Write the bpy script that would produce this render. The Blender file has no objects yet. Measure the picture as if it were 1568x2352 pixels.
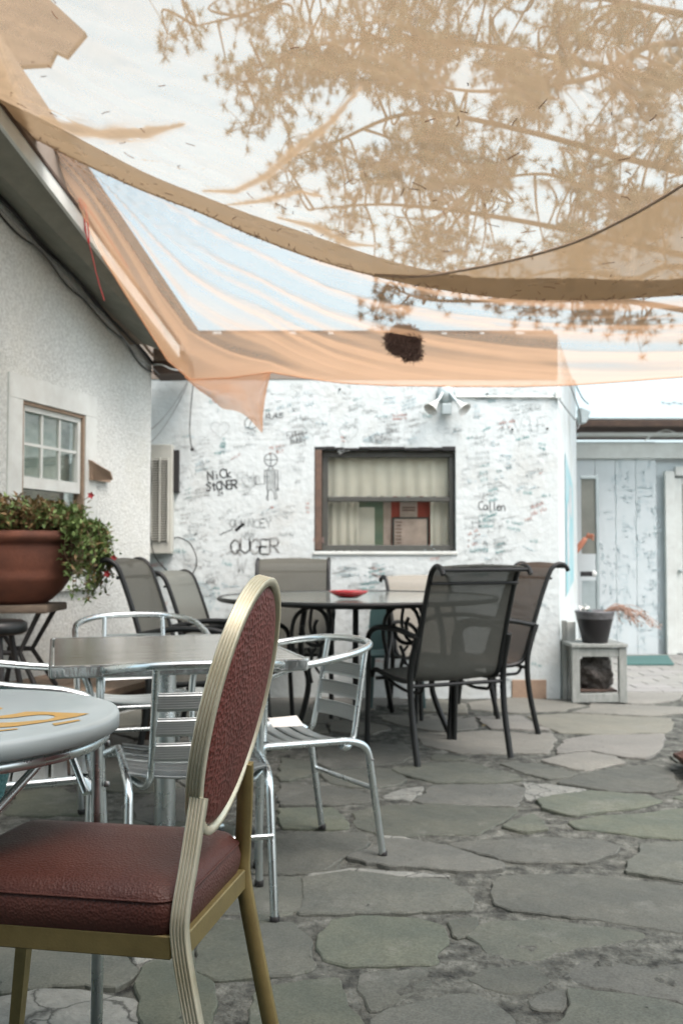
import bpy, bmesh, math, random
from mathutils import Vector, Matrix, noise
R = math.radians
rnd = random.Random(7)
sc = bpy.context.scene
COL = sc.collection

# ------------------------------------------------------------------ camera, world, sun, exposure
FPX, CX, CY, HOR, HC = 2287.0, 784.0, 1176.0, 1270.0, 1.05
PITCH = math.atan((HOR - CY) / FPX)
cam_d = bpy.data.cameras.new('camera'); cam = bpy.data.objects.new('camera', cam_d); COL.objects.link(cam)
cam.location = (0, 0, HC); cam.rotation_euler = (math.pi / 2 + PITCH, 0, 0)
cam_d.sensor_fit = 'VERTICAL'; cam_d.sensor_height = 36; cam_d.lens = FPX / 2352 * 36
cam_d.clip_start = 0.05; cam_d.clip_end = 800
cam_d.dof.use_dof = True; cam_d.dof.focus_distance = 1.75; cam_d.dof.aperture_fstop = 6.3
sc.camera = cam
sc.view_settings.view_transform = 'Standard'; sc.view_settings.look = 'None'
sc.view_settings.exposure = 1.72; sc.view_settings.gamma = 1
sc.view_settings.use_curve_mapping = False
sc.cycles.use_denoising = True
sc.cycles.max_bounces = 10; sc.cycles.transparent_max_bounces = 24
SUN_EL, SUN_AZ = 60, 138
w = bpy.data.worlds.new('World'); sc.world = w; w.use_nodes = True
nt = w.node_tree; nt.nodes.clear()
sk = nt.nodes.new('ShaderNodeTexSky'); sk.sky_type = 'NISHITA'; sk.sun_disc = False
sk.sun_elevation = R(SUN_EL); sk.sun_rotation = R(SUN_AZ)
sk.air_density = 1.0; sk.dust_density = 6.0; sk.ozone_density = 1.0
hs = nt.nodes.new('ShaderNodeHueSaturation'); hs.inputs['Saturation'].default_value = 0.70; hs.inputs['Hue'].default_value = 0.455
bg = nt.nodes.new('ShaderNodeBackground'); bg.inputs[1].default_value = 0.15
ow = nt.nodes.new('ShaderNodeOutputWorld')
nt.links.new(sk.outputs[0], hs.inputs['Color']); 
veil = nt.nodes.new('ShaderNodeMix'); veil.data_type = 'RGBA'; veil.blend_type = 'MIX'; veil.inputs[0].default_value = .22; veil.inputs[7].default_value = (2.5, 3.2, 3.5, 1)   # thin even high cloud over the blue
nt.links.new(hs.outputs[0], veil.inputs[6]); nt.links.new(veil.outputs[2], bg.inputs[0]); nt.links.new(bg.outputs[0], ow.inputs[0])
sd = bpy.data.lights.new('sun', 'SUN'); sun = bpy.data.objects.new('sun', sd); COL.objects.link(sun)
sd.energy = 0.6; sd.angle = R(20); sd.color = (1, .95, .88)
az, el = R(SUN_AZ), R(SUN_EL)
sdir = Vector((math.sin(az) * math.cos(el), math.cos(az) * math.cos(el), math.sin(el)))
sun.rotation_euler = sdir.to_track_quat('Z', 'Y').to_euler()

# ------------------------------------------------------------------ measuring helpers (where a sight line meets a known plane)
_f = Vector((0, math.cos(PITCH), math.sin(PITCH))); _u = Vector((0, -math.sin(PITCH), math.cos(PITCH)))
EYE = Vector((0, 0, HC))
def ray(x, y): return Vector((1, 0, 0)) * ((x - CX) / FPX) + _f + _u * (-(y - CY) / FPX)
def W(x, y, d):
    r = ray(x, y); return EYE + r * (d / r.y)
def G(x, y, z=0.0):
    r = ray(x, y); return EYE + r * ((z - HC) / r.z)

# ------------------------------------------------------------------ objects
def tag(o, label=None, cat=None, group=None, kind=None):
    if label: o['label'] = label
    if cat: o['category'] = cat
    if group: o['group'] = group
    if kind: o['kind'] = kind
    return o
def thing(name, label, cat, loc=(0, 0, 0), rz=0, group=None, sc_=1.0):
    o = bpy.data.objects.new(name, None); COL.objects.link(o)
    o.empty_display_size = .1; o.location = loc; o.rotation_euler = (0, 0, rz); o.scale = (sc_,) * 3 if not isinstance(sc_, tuple) else sc_
    return tag(o, label, cat, group)
def children(o): return list(o.children)
def copy_tree(o, parent=None):
    c = o.copy(); COL.objects.link(c)
    if parent: c.parent = parent
    for ch in children(o): copy_tree(ch, c)
    return c

class MB:
    def __init__(s): s.v = []; s.f = []; s.sm = []
    def add(s, vs, fs, smooth=False):
        n = len(s.v); s.v += [tuple(v) for v in vs]
        for f in fs: s.f.append([i + n for i in f]); s.sm.append(smooth)
        return s
    def box(s, c, d, bev=0.0, M=None):
        x, y, z = d[0] / 2, d[1] / 2, d[2] / 2
        bm = bmesh.new(); bmesh.ops.create_cube(bm, size=1)
        for v in bm.verts: v.co = Vector((v.co.x * d[0], v.co.y * d[1], v.co.z * d[2]))
        if bev > 0: bmesh.ops.bevel(bm, geom=list(bm.edges), offset=min(bev, min(d) * .45), segments=1 if bev < .004 else 2, affect='EDGES', profile=.6)
        bm.verts.index_update()
        vs = [(M @ v.co if M else v.co) + Vector(c) for v in bm.verts]
        s.add(vs, [[v.index for v in f.verts] for f in bm.faces]); bm.free(); return s
    def tube(s, pts, r, n=10, closed=False, caps=True, rs=None):
        pts = [Vector(p) for p in pts]; m = len(pts); vs = []; fs = []
        T = []
        for i in range(m):
            a = pts[(i - 1) % m] if (closed or i > 0) else pts[0]; b = pts[(i + 1) % m] if (closed or i < m - 1) else pts[-1]
            t = (b - a); T.append(t.normalized() if t.length > 1e-9 else Vector((0, 0, 1)))
        u = T[0].orthogonal().normalized()
        for i in range(m):
            u = (u - T[i] * u.dot(T[i]));
            u = u.normalized() if u.length > 1e-6 else T[i].orthogonal().normalized()
            w_ = T[i].cross(u); rr = rs[i] if rs else r
            for k in range(n):
                a = 2 * math.pi * k / n; vs.append(pts[i] + (u * math.cos(a) + w_ * math.sin(a)) * rr)
        for i in range(m if closed else m - 1):
            j = (i + 1) % m
            for k in range(n): fs.append((i * n + k, i * n + (k + 1) % n, j * n + (k + 1) % n, j * n + k))
        s.add(vs, fs, True)
        if caps and not closed:
            s.add(vs[:n], [list(range(n))[::-1]]); s.add(vs[-n:], [list(range(n))])
        return s
    def sweep(s, path, Bs, prof, closed=False, smooth=True):
        m = len(path); n = len(prof); vs = []; fs = []
        for i in range(m):
            a = path[(i - 1) % m] if (closed or i > 0) else path[0]; b = path[(i + 1) % m] if (closed or i < m - 1) else path[-1]
            T = (Vector(b) - Vector(a)).normalized(); B = Vector(Bs[i]); B = (B - T * B.dot(T)).normalized(); A = T.cross(B)
            for pa, pb in prof: vs.append(Vector(path[i]) + A * pa + B * pb)
        for i in range(m if closed else m - 1):
            j = (i + 1) % m
            for k in range(n): fs.append((i * n + k, i * n + (k + 1) % n, j * n + (k + 1) % n, j * n + k))
        s.add(vs, fs, smooth)
        if not closed: s.add(vs[:n], [list(range(n))[::-1]]); s.add(vs[-n:], [list(range(n))])
        return s
    def lathe(s, prof, c=(0, 0, 0), n=32, sx=1, sy=1, smooth=True):
        vs = []; fs = []; m = len(prof)
        for r, z in prof:
            for k in range(n):
                a = 2 * math.pi * k / n; vs.append((c[0] + r * math.cos(a) * sx, c[1] + r * math.sin(a) * sy, c[2] + z))
        for i in range(m - 1):
            for k in range(n): fs.append((i * n + k, i * n + (k + 1) % n, (i + 1) * n + (k + 1) % n, (i + 1) * n + k))
        s.add(vs, fs, smooth); return s
    def prism(s, pts, off):
        pts = [Vector(p) for p in pts]; n = len(pts); off = Vector(off)
        s.add(pts + [p + off for p in pts], [list(range(n)), [i + n for i in range(n)][::-1]] + [(i, (i + 1) % n, (i + 1) % n + n, i + n)[::-1] for i in range(n)])
        return s
    def build(s, name, mat, parent=None, loc=None, kind=None, label=None):
        me = bpy.data.meshes.new(name); me.from_pydata(s.v, [], s.f)
        me.polygons.foreach_set('use_smooth', s.sm)
        bm = bmesh.new(); bm.from_mesh(me); bmesh.ops.recalc_face_normals(bm, faces=bm.faces); bm.to_mesh(me); bm.free()
        me.materials.append(mat); me.update()
        o = bpy.data.objects.new(name, me); COL.objects.link(o)
        if parent: o.parent = parent
        if loc: o.location = loc
        if kind: o['kind'] = kind
        if label: o['label'] = label
        return o
def fillet(pts, r, n=5):
    pts = [Vector(p) for p in pts]; out = [pts[0]]
    for i in range(1, len(pts) - 1):
        a, b, c = pts[i - 1], pts[i], pts[i + 1]
        rr = min(r, (a - b).length * .49, (c - b).length * .49)
        p0 = b + (a - b).normalized() * rr; p1 = b + (c - b).normalized() * rr
        for k in range(n + 1):
            t = k / n; out.append(p0 * (1 - t) ** 2 + b * 2 * t * (1 - t) + p1 * t * t)
    out.append(pts[-1]); return out
def smooth_path(pts, n=6, closed=False):
    pts = [Vector(p) for p in pts]; m = len(pts); out = []
    for i in range(m if closed else m - 1):
        p0 = pts[(i - 1) % m] if closed or i > 0 else pts[0]; p1 = pts[i]; p2 = pts[(i + 1) % m]; p3 = pts[(i + 2) % m] if closed or i + 2 < m else pts[-1]
        for k in range(n):
            t = k / n
            out.append(.5 * ((2 * p1) + (p2 - p0) * t + (2 * p0 - 5 * p1 + 4 * p2 - p3) * t * t + (3 * p1 - p0 - 3 * p2 + p3) * t ** 3))
    if not closed: out.append(pts[-1])
    return out
def quad_strip(mb, rows, smooth=True):
    n = len(rows[0]); vs = [p for r_ in rows for p in r_]
    mb.add(vs, [(i * n + k, i * n + k + 1, (i + 1) * n + k + 1, (i + 1) * n + k) for i in range(len(rows) - 1) for k in range(n - 1)], smooth)
    return mb

# ------------------------------------------------------------------ materials
MATS = {}
def mat(name, c, rough=.6, metal=0.0, c2=None, nscale=8, ncontrast=.5, bump=0, bscale=60, btype='noise', spec=None, objvar=0, extra=None, coat=0, stretch=None, detail=6, bdist=.004, c3=None):
    m = bpy.data.materials.new(name); m.use_nodes = True; t = m.node_tree; b = t.nodes['Principled BSDF']
    b.inputs['Base Color'].default_value = (*c, 1); b.inputs['Roughness'].default_value = rough; b.inputs['Metallic'].default_value = metal
    if spec is not None: b.inputs['Specular IOR Level'].default_value = spec
    if coat: b.inputs['Coat Weight'].default_value = coat; b.inputs['Coat Roughness'].default_value = .15
    tc = t.nodes.new('ShaderNodeTexCoord'); src = tc.outputs['Object']
    if stretch:
        mp = t.nodes.new('ShaderNodeMapping'); mp.inputs['Scale'].default_value = stretch; t.links.new(src, mp.inputs[0]); src = mp.outputs[0]
    if c2 or objvar:
        n = t.nodes.new('ShaderNodeTexNoise'); n.inputs['Scale'].default_value = nscale; n.inputs['Detail'].default_value = detail; n.inputs['Roughness'].default_value = .62
        t.links.new(src, n.inputs['Vector'])
        cr = t.nodes.new('ShaderNodeValToRGB'); e = cr.color_ramp.elements
        e[0].position = .5 - ncontrast / 2; e[1].position = .5 + ncontrast / 2; e[0].color = (*(c2 or c), 1); e[1].color = (*c, 1)
        if c3:
            k = cr.color_ramp.elements.new(.5); k.color = (*c3, 1)
        t.links.new(n.outputs[0], cr.inputs[0]); out = cr.outputs[0]
        if objvar:
            oi = t.nodes.new('ShaderNodeObjectInfo'); hsv = t.nodes.new('ShaderNodeHueSaturation')
            ma = t.nodes.new('ShaderNodeMapRange'); ma.inputs[3].default_value = 1 - objvar; ma.inputs[4].default_value = 1 + objvar
            t.links.new(oi.outputs['Random'], ma.inputs[0]); t.links.new(ma.outputs[0], hsv.inputs['Value'])
            mh = t.nodes.new('ShaderNodeMath'); mh.operation = 'FRACT'; mm = t.nodes.new('ShaderNodeMath'); mm.operation = 'MULTIPLY'; mm.inputs[1].default_value = 7.3
            t.links.new(oi.outputs['Random'], mm.inputs[0]); t.links.new(mm.outputs[0], mh.inputs[0])
            mr = t.nodes.new('ShaderNodeMapRange'); mr.inputs[3].default_value = .6; mr.inputs[4].default_value = 1.4
            t.links.new(mh.outputs[0], mr.inputs[0]); t.links.new(mr.outputs[0], hsv.inputs['Saturation'])
            t.links.new(out, hsv.inputs['Color']); out = hsv.outputs[0]
        t.links.new(out, b.inputs['Base Color'])
    if bump:
        if btype == 'noise':
            n2 = t.nodes.new('ShaderNodeTexNoise'); n2.inputs['Scale'].default_value = bscale; n2.inputs['Detail'].default_value = 5; bo = n2.outputs[0]
        elif btype == 'voronoi':
            n2 = t.nodes.new('ShaderNodeTexVoronoi'); n2.inputs['Scale'].default_value = bscale; bo = n2.outputs['Distance']
        elif btype.startswith('wave'):
            n2 = t.nodes.new('ShaderNodeTexWave'); n2.inputs['Scale'].default_value = bscale; n2.bands_direction = btype[-1].upper(); bo = n2.outputs['Fac']
        t.links.new(src, n2.inputs['Vector'])
        bp = t.nodes.new('ShaderNodeBump'); bp.inputs['Strength'].default_value = bump; bp.inputs['Distance'].default_value = bdist
        t.links.new(bo, bp.inputs['Height']); t.links.new(bp.outputs[0], b.inputs['Normal'])
    if extra: extra(m, t, b, src)
    MATS[name] = m; return m

def cloth_mat(name, tint, T0, tr=.6):
    m = bpy.data.materials.new(name); m.use_nodes = True; t = m.node_tree; t.nodes.clear()
    N = t.nodes.new; L = t.links.new
    o = N('ShaderNodeOutputMaterial'); geo = N('ShaderNodeNewGeometry')
    dp = N('ShaderNodeVectorMath'); dp.operation = 'DOT_PRODUCT'; L(geo.outputs['Incoming'], dp.inputs[0]); L(geo.outputs['Normal'], dp.inputs[1])
    ab = N('ShaderNodeMath'); ab.operation = 'ABSOLUTE'; L(dp.outputs['Value'], ab.inputs[0])
    mx = N('ShaderNodeMath'); mx.operation = 'MAXIMUM'; mx.inputs[1].default_value = .6; L(ab.outputs[0], mx.inputs[0])
    iv = N('ShaderNodeMath'); iv.operation = 'DIVIDE'; iv.inputs[0].default_value = 1; L(mx.outputs[0], iv.inputs[1])
    tc = N('ShaderNodeTexCoord'); n = N('ShaderNodeTexNoise'); n.inputs['Scale'].default_value = 2.2; n.inputs['Detail'].default_value = 8; n.inputs['Distortion'].default_value = .8
    mp = N('ShaderNodeMapping'); mp.inputs['Scale'].default_value = (.5, 3.0, 2.0); mp.inputs['Rotation'].default_value = (0, 0, R(-35)); L(tc.outputs['Object'], mp.inputs[0]); L(mp.outputs[0], n.inputs['Vector'])
    mr = N('ShaderNodeMapRange'); mr.inputs[1].default_value = .3; mr.inputs[2].default_value = .7; mr.inputs[3].default_value = T0 * .95; mr.inputs[4].default_value = min(.97, T0 * 1.03)
    L(n.outputs[0], mr.inputs[0])
    wv = N('ShaderNodeTexNoise'); wv.inputs['Scale'].default_value = 150; wv.inputs['Detail'].default_value = 2; L(tc.outputs['Object'], wv.inputs['Vector'])
    wr = N('ShaderNodeMapRange'); wr.inputs[1].default_value = .3; wr.inputs[2].default_value = .7; wr.inputs[3].default_value = .975; wr.inputs[4].default_value = 1.02; L(wv.outputs[0], wr.inputs[0])
    ml = N('ShaderNodeMath'); ml.operation = 'MULTIPLY'; L(mr.outputs[0], ml.inputs[0]); L(wr.outputs[0], ml.inputs[1])
    pw = N('ShaderNodeMath'); pw.operation = 'POWER'; pw.use_clamp = True; L(ml.outputs[0], pw.inputs[0]); ga = N('ShaderNodeAttribute'); ga.attribute_name = 'gather'
    g1 = N('ShaderNodeMath'); g1.operation = 'MULTIPLY_ADD'; g1.inputs[1].default_value = 7; g1.inputs[2].default_value = 1; L(ga.outputs['Fac'], g1.inputs[0])
    g2_ = N('ShaderNodeMath'); g2_.operation = 'MULTIPLY'; L(g1.outputs[0], g2_.inputs[0]); L(iv.outputs[0], g2_.inputs[1]); L(g2_.outputs[0], pw.inputs[1])
    tp = N('ShaderNodeBsdfTransparent'); df = N('ShaderNodeBsdfDiffuse'); tl = N('ShaderNodeBsdfTranslucent')
    df.inputs[0].default_value = (*tint, 1); tl.inputs[0].default_value = (*tint, 1)
    gm = N('ShaderNodeMix'); gm.data_type = 'RGBA'; gm.inputs[6].default_value = (*tint, 1); gm.inputs[7].default_value = (*[c * .52 for c in tint], 1); gm.clamp_factor = True
    L(ga.outputs['Fac'], gm.inputs[0]); L(gm.outputs[2], tl.inputs[0]); L(gm.outputs[2], df.inputs[0])
    m1 = N('ShaderNodeMixShader'); m1.inputs[0].default_value = tr; L(df.outputs[0], m1.inputs[1]); L(tl.outputs[0], m1.inputs[2])
    m2 = N('ShaderNodeMixShader'); L(pw.outputs[0], m2.inputs[0]); L(m1.outputs[0], m2.inputs[1]); L(tp.outputs[0], m2.inputs[2])
    L(m2.outputs[0], o.inputs[0]); MATS[name] = m; return m

def glass_mat(name, tintc, refl=.12, alpha=.25, rough=.03):
    m = bpy.data.materials.new(name); m.use_nodes = True; t = m.node_tree; t.nodes.clear(); N = t.nodes.new; L = t.links.new
    o = N('ShaderNodeOutputMaterial'); tp = N('ShaderNodeBsdfTransparent'); tp.inputs[0].default_value = (*tintc, 1)
    g = N('ShaderNodeBsdfGlossy'); g.inputs['Roughness'].default_value = rough
    lw = N('ShaderNodeLayerWeight'); lw.inputs[0].default_value = .12
    mr = N('ShaderNodeMapRange'); mr.inputs[3].default_value = refl; mr.inputs[4].default_value = 1; L(lw.outputs['Fresnel'], mr.inputs[0])
    mx = N('ShaderNodeMixShader'); L(mr.outputs[0], mx.inputs[0]); L(tp.outputs[0], mx.inputs[1]); L(g.outputs[0], mx.inputs[2]); L(mx.outputs[0], o.inputs[0])
    MATS[name] = m; return m

def stone_extra(m, t, b, src):
    # sparse pale scuffs and dark pits over the stone colour
    base = b.inputs['Base Color'].links[0].from_socket
    n = t.nodes.new('ShaderNodeTexNoise'); n.inputs['Scale'].default_value = 3.1; n.inputs['Detail'].default_value = 9; n.inputs['Roughness'].default_value = .7
    geo = t.nodes.new('ShaderNodeNewGeometry'); t.links.new(geo.outputs['Position'], n.inputs['Vector'])
    mr = t.nodes.new('ShaderNodeMapRange'); mr.inputs[1].default_value = .56; mr.inputs[2].default_value = .70; t.links.new(n.outputs[0], mr.inputs[0])
    mx = t.nodes.new('ShaderNodeMix'); mx.data_type = 'RGBA'; mx.inputs[7].default_value = (.15, .155, .14, 1); t.links.new(base, mx.inputs[6])
    mu = t.nodes.new('ShaderNodeMath'); mu.operation = 'MULTIPLY'; mu.inputs[1].default_value = .55; t.links.new(mr.outputs[0], mu.inputs[0]); t.links.new(mu.outputs[0], mx.inputs[0])
    n2 = t.nodes.new('ShaderNodeTexNoise'); n2.inputs['Scale'].default_value = 160; n2.inputs['Detail'].default_value = 3; t.links.new(geo.outputs['Position'], n2.inputs['Vector'])
    m2 = t.nodes.new('ShaderNodeMapRange'); m2.inputs[1].default_value = .3; m2.inputs[2].default_value = .7; m2.inputs[3].default_value = .72; m2.inputs[4].default_value = 1.25; t.links.new(n2.outputs[0], m2.inputs[0])
    mm = t.nodes.new('ShaderNodeMix'); mm.data_type = 'RGBA'; mm.blend_type = 'MULTIPLY'; mm.inputs[0].default_value = 1
    cb = t.nodes.new('ShaderNodeCombineColor')
    for i in range(3): t.links.new(m2.outputs[0], cb.inputs[i])
    t.links.new(mx.outputs[2], mm.inputs[6]); t.links.new(cb.outputs[0], mm.inputs[7]); t.links.new(mm.outputs[2], b.inputs['Base Color'])
def brushed(m, t, b, src):
    n = t.nodes.new('ShaderNodeTexNoise'); n.inputs['Scale'].default_value = 14; n.inputs['Detail'].default_value = 5; t.links.new(src, n.inputs['Vector'])
    mr = t.nodes.new('ShaderNodeMapRange'); mr.inputs[3].default_value = .14; mr.inputs[4].default_value = .42; t.links.new(n.outputs[0], mr.inputs[0]); t.links.new(mr.outputs[0], b.inputs['Roughness'])
def stucco_extra(col_dark, amount):
    def f(m, t, b, src):
        base = b.inputs['Base Color'].links[0].from_socket
        n = t.nodes.new('ShaderNodeTexNoise'); n.inputs['Scale'].default_value = 1.6; n.inputs['Detail'].default_value = 8; n.inputs['Roughness'].default_value = .7; t.links.new(src, n.inputs['Vector'])
        mr = t.nodes.new('ShaderNodeMapRange'); mr.inputs[1].default_value = .5; mr.inputs[2].default_value = .78; mr.inputs[4].default_value = amount; t.links.new(n.outputs[0], mr.inputs[0])
        mx = t.nodes.new('ShaderNodeMix'); mx.data_type = 'RGBA'; mx.inputs[7].default_value = (*col_dark, 1); t.links.new(base, mx.inputs[6]); t.links.new(mr.outputs[0], mx.inputs[0]); t.links.new(mx.outputs[2], b.inputs['Base Color'])
    return f
STONE = mat('flagstone', (.088, .095, .076), .85, c2=(.052, .062, .053), nscale=3.5, ncontrast=.4, bump=.9, bscale=14, objvar=.15, extra=stone_extra, bdist=.012)
def crack_extra(m, t, b, src):
    base = b.inputs['Base Color'].links[0].from_socket; geo = t.nodes.new('ShaderNodeNewGeometry')
    n = t.nodes.new('ShaderNodeTexNoise'); n.inputs['Scale'].default_value = 9; n.inputs['Detail'].default_value = 5; t.links.new(geo.outputs['Position'], n.inputs['Vector'])
    va = t.nodes.new('ShaderNodeVectorMath'); va.operation = 'MULTIPLY_ADD'; va.inputs[1].default_value = (.16, .16, 0); t.links.new(n.outputs['Color'], va.inputs[0]); t.links.new(geo.outputs['Position'], va.inputs[2])
    v = t.nodes.new('ShaderNodeTexVoronoi'); v.feature = 'DISTANCE_TO_EDGE'; v.inputs['Scale'].default_value = 6; t.links.new(va.outputs[0], v.inputs['Vector'])
    mr = t.nodes.new('ShaderNodeMapRange'); mr.inputs[1].default_value = .0; mr.inputs[2].default_value = .035; t.links.new(v.outputs['Distance'], mr.inputs[0])
    mx = t.nodes.new('ShaderNodeMix'); mx.data_type = 'RGBA'; mx.inputs[6].default_value = (.035, .038, .034, 1); t.links.new(mr.outputs[0], mx.inputs[0]); t.links.new(base, mx.inputs[7]); t.links.new(mx.outputs[2], b.inputs['Base Color'])
CEMENT = mat('crumbled pale cement', (.21, .22, .20), .95, c2=(.11, .12, .11), nscale=12, bump=1, bscale=40, bdist=.01, extra=crack_extra)
STONE_LIT = mat('lit back flagstone', (.175, .175, .15), .85, c2=(.12, .125, .11), nscale=2.5, ncontrast=.5, bump=.9, bscale=9, objvar=.10, extra=stone_extra, bdist=.012)  # paler copy of the stone: brighter light at the back painted into its colour
MORTAR = mat('mortar', (.14, .148, .13), .95, c2=(.012, .014, .012), nscale=16, ncontrast=.34, bump=1, bscale=60, bdist=.02, c3=(.068, .073, .063), detail=10)
GROUND = mat('ground', (.22, .21, .19), .95, c2=(.16, .15, .14), nscale=1)
PAVER = mat('paver', (.225, .23, .215), .9, c2=(.17, .175, .165), nscale=6, bump=.4, bscale=60, objvar=.06)
STUCCO = mat('rough stucco', (.60, .63, .60), .95, c2=(.44, .465, .44), nscale=60, ncontrast=.22, bump=.8, bscale=75, bdist=.012, detail=4, extra=stucco_extra((.46, .46, .38), .45))
WALLP = mat('painted stucco', (.55, .61, .61), .8, c2=(.48, .53, .525), nscale=7, ncontrast=.5, bump=.55, bscale=22, bdist=.012, extra=stucco_extra((.36, .34, .29), .55))
SIDING = mat('painted boards', (.55, .61, .62), .7, c2=(.49, .55, .555), nscale=5, bump=.2, bscale=40, extra=stucco_extra((.44, .50, .50), .35))
TRIM = mat('white trim', (.60, .64, .61), .6, c2=(.48, .50, .47), nscale=9, bump=.15, bscale=50)
SOFFIT = mat('olive painted soffit', (.20, .205, .17), .8, c2=(.14, .145, .12), nscale=12, bump=.3, bscale=40)
BROWN = mat('weathered brown wood', (.10, .065, .045), .85, c2=(.05, .035, .03), nscale=12, bump=.5, bscale=50)
TANWOOD = mat('tan plank', (.30, .22, .15), .85, c2=(.17, .13, .095), nscale=9, bump=.5, bscale=50, stretch=(8, 1, 8))
OLDWOOD = mat('grey brown plank', (.20, .155, .11), .8, c2=(.09, .07, .055), nscale=10, bump=.5, bscale=40, stretch=(2, 9, 9))
WHITEWOOD = mat('chalky white wood', (.32, .34, .32), .85, c2=(.17, .19, .175), nscale=14, ncontrast=.6, bump=.5, bscale=50, stretch=(3, 3, 1))
ROOFM = mat('roofing', (.16, .13, .11), .9, c2=(.10, .09, .08), nscale=6)
BRONZE = mat('dark window frame', (.07, .075, .065), .5, c2=(.045, .045, .04), nscale=20)
RUSTY = mat('rusty frame edge', (.16, .10, .07), .8, c2=(.07, .05, .04), nscale=20)
GLASS = glass_mat('window glass', (.98, .99, .96), .10)
GLASSL = glass_mat('mirroring glass', (.92, .95, .93), .14)
CURTAIN = mat('cream curtain', (.84, .82, .77), .9, c2=(.72, .69, .63), nscale=4)
ROOM = mat('dim room', (.20, .16, .12), .9)
PGREEN = mat('green poster', (.12, .22, .17), .6, c2=(.24, .28, .20), nscale=9)
PRED = mat('red poster', (.50, .08, .05), .6, c2=(.38, .06, .04), nscale=7)
PPINK = mat('pale card', (.72, .58, .54), .7, c2=(.40, .32, .29), nscale=8)
PGREY = mat('grey notice board', (.07, .075, .075), .6)
PINK2 = mat('card lettering', (.15, .07, .06), .7)
INKB = mat('black ink', (.12, .13, .13), .8)
INKM = mat('smudged grey ink', (.37, .39, .38), .85)
INKG = mat('faded grey ink', (.40, .44, .435), .85)
INKT = mat('teal ink', (.20, .36, .36), .8)
INKR = mat('red ink', (.44, .28, .25), .8)
INKL = mat('pale blue ink', (.44, .545, .565), .85)
MURAL = mat('turquoise mural paint', (.20, .42, .46), .6, c2=(.42, .50, .51), nscale=3, ncontrast=.3, c3=(.28, .46, .49))
MURALP = mat('pale pink mural paint', (.66, .62, .62), .6, c2=(.35, .38, .38), nscale=11, ncontrast=.4)
ACM = mat('air conditioner casing', (.44, .45, .40), .5, c2=(.36, .37, .33), nscale=10)
ACD = mat('air conditioner coil', (.10, .085, .07), .7)
BLACK = mat('black rubber', (.012, .012, .012), .6)
CHAIN = mat('dull grey metal', (.22, .23, .23), .5, .7)
GALV = mat('galvanised metal', (.40, .46, .46), .45, .6, c2=(.32, .37, .37), nscale=12)
LAMPW = mat('white enamel', (.62, .63, .60), .35)
ALU = mat('polished aluminium', (.66, .72, .73), .25, 1.0, extra=brushed)
ALUS = mat('ribbed aluminium slat', (.42, .46, .46), .36, .9, bump=.6, bscale=45, btype='wavez', bdist=.001)
ALUT = mat('ribbed aluminium seat slat', (.42, .46, .46), .36, .9, bump=.6, bscale=45, btype='wavey', bdist=.001)
STEELTOP = mat('brushed steel tabletop', (.62, .61, .56), .2, .85, c2=(.34, .32, .27), nscale=3, stretch=(1, 5, 1), bump=.6, bscale=4, bdist=.006)
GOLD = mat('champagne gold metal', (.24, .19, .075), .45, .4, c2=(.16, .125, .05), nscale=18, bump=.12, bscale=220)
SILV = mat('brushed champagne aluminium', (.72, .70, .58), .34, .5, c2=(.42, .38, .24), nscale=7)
def vinyl_extra(m, t, b, src):
    n = t.nodes.new('ShaderNodeTexNoise'); n.inputs['Scale'].default_value = 12; t.links.new(src, n.inputs['Vector'])
    mr = t.nodes.new('ShaderNodeMapRange'); mr.inputs[3].default_value = .36; mr.inputs[4].default_value = .58; t.links.new(n.outputs[0], mr.inputs[0]); t.links.new(mr.outputs[0], b.inputs['Roughness'])
VINYL = mat('burgundy vinyl', (.085, .032, .023), .42, spec=.3, c2=(.05, .017, .014), nscale=6, bump=.55, bscale=210, btype='voronoi', extra=vinyl_extra, bdist=.0022)
VINYLB = mat('pebbled burgundy vinyl', (.145, .036, .027), .5, spec=.25, c2=(.09, .024, .019), nscale=10, bump=.9, bscale=120, btype='voronoi', extra=vinyl_extra, bdist=.0035)
WHITEP = mat('white painted tabletop', (.36, .425, .435), .35, c2=(.30, .36, .37), nscale=5, bump=.05, bscale=300, coat=.3)
YELLOW = mat('yellow paint', (.42, .24, .05), .5, c2=(.36, .25, .10), nscale=25, ncontrast=.4)
DARKM = mat('charcoal painted metal', (.010, .012, .012), .42, .2)
SLG = mat('grey mesh sling', (.085, .088, .075), .8, c2=(.06, .063, .053), nscale=140, bump=.4, bscale=420, btype='wavex', bdist=.001)
SLB = mat('brown mesh sling', (.10, .066, .042), .8, c2=(.07, .047, .033), nscale=140, bump=.4, bscale=420, btype='wavex', bdist=.001)
SLC = mat('beige mesh sling', (.26, .25, .21), .8, c2=(.20, .19, .16), nscale=120)
SLO = mat('olive grey mesh sling', (.075, .076, .06), .8, c2=(.055, .056, .045), nscale=120)
SLL = mat('pale grey mesh sling', (.18, .19, .165), .8, c2=(.13, .14, .12), nscale=120)
TEAL = mat('teal plastic', (.04, .085, .085), .5)
TEALW = mat('teal woven straw', (.05, .16, .16), .8, c2=(.03, .09, .09), nscale=60, bump=.9, bscale=90, btype='voronoi')
PGLASS = mat('frosted glass tabletop', (.22, .245, .225), .12, 0, c2=(.18, .20, .185), nscale=3, spec=.7)
REDG = mat('red glass', (.35, .006, .012), .08, spec=.8, coat=.5)
TERRA = mat('terracotta', (.16, .055, .03), .85, c2=(.065, .026, .016), nscale=5, ncontrast=.45, bump=.5, bscale=60)
SOIL = mat('soil', (.05, .035, .025), .95)
LEAFG = mat('green leaves', (.17, .24, .07), .6, c2=(.075, .14, .04), nscale=9)
LEAFO = mat('autumn tinged leaves', (.22, .13, .055), .65, c2=(.12, .09, .035), nscale=9)
FLOWER = mat('red petals', (.35, .03, .035), .6)
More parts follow.
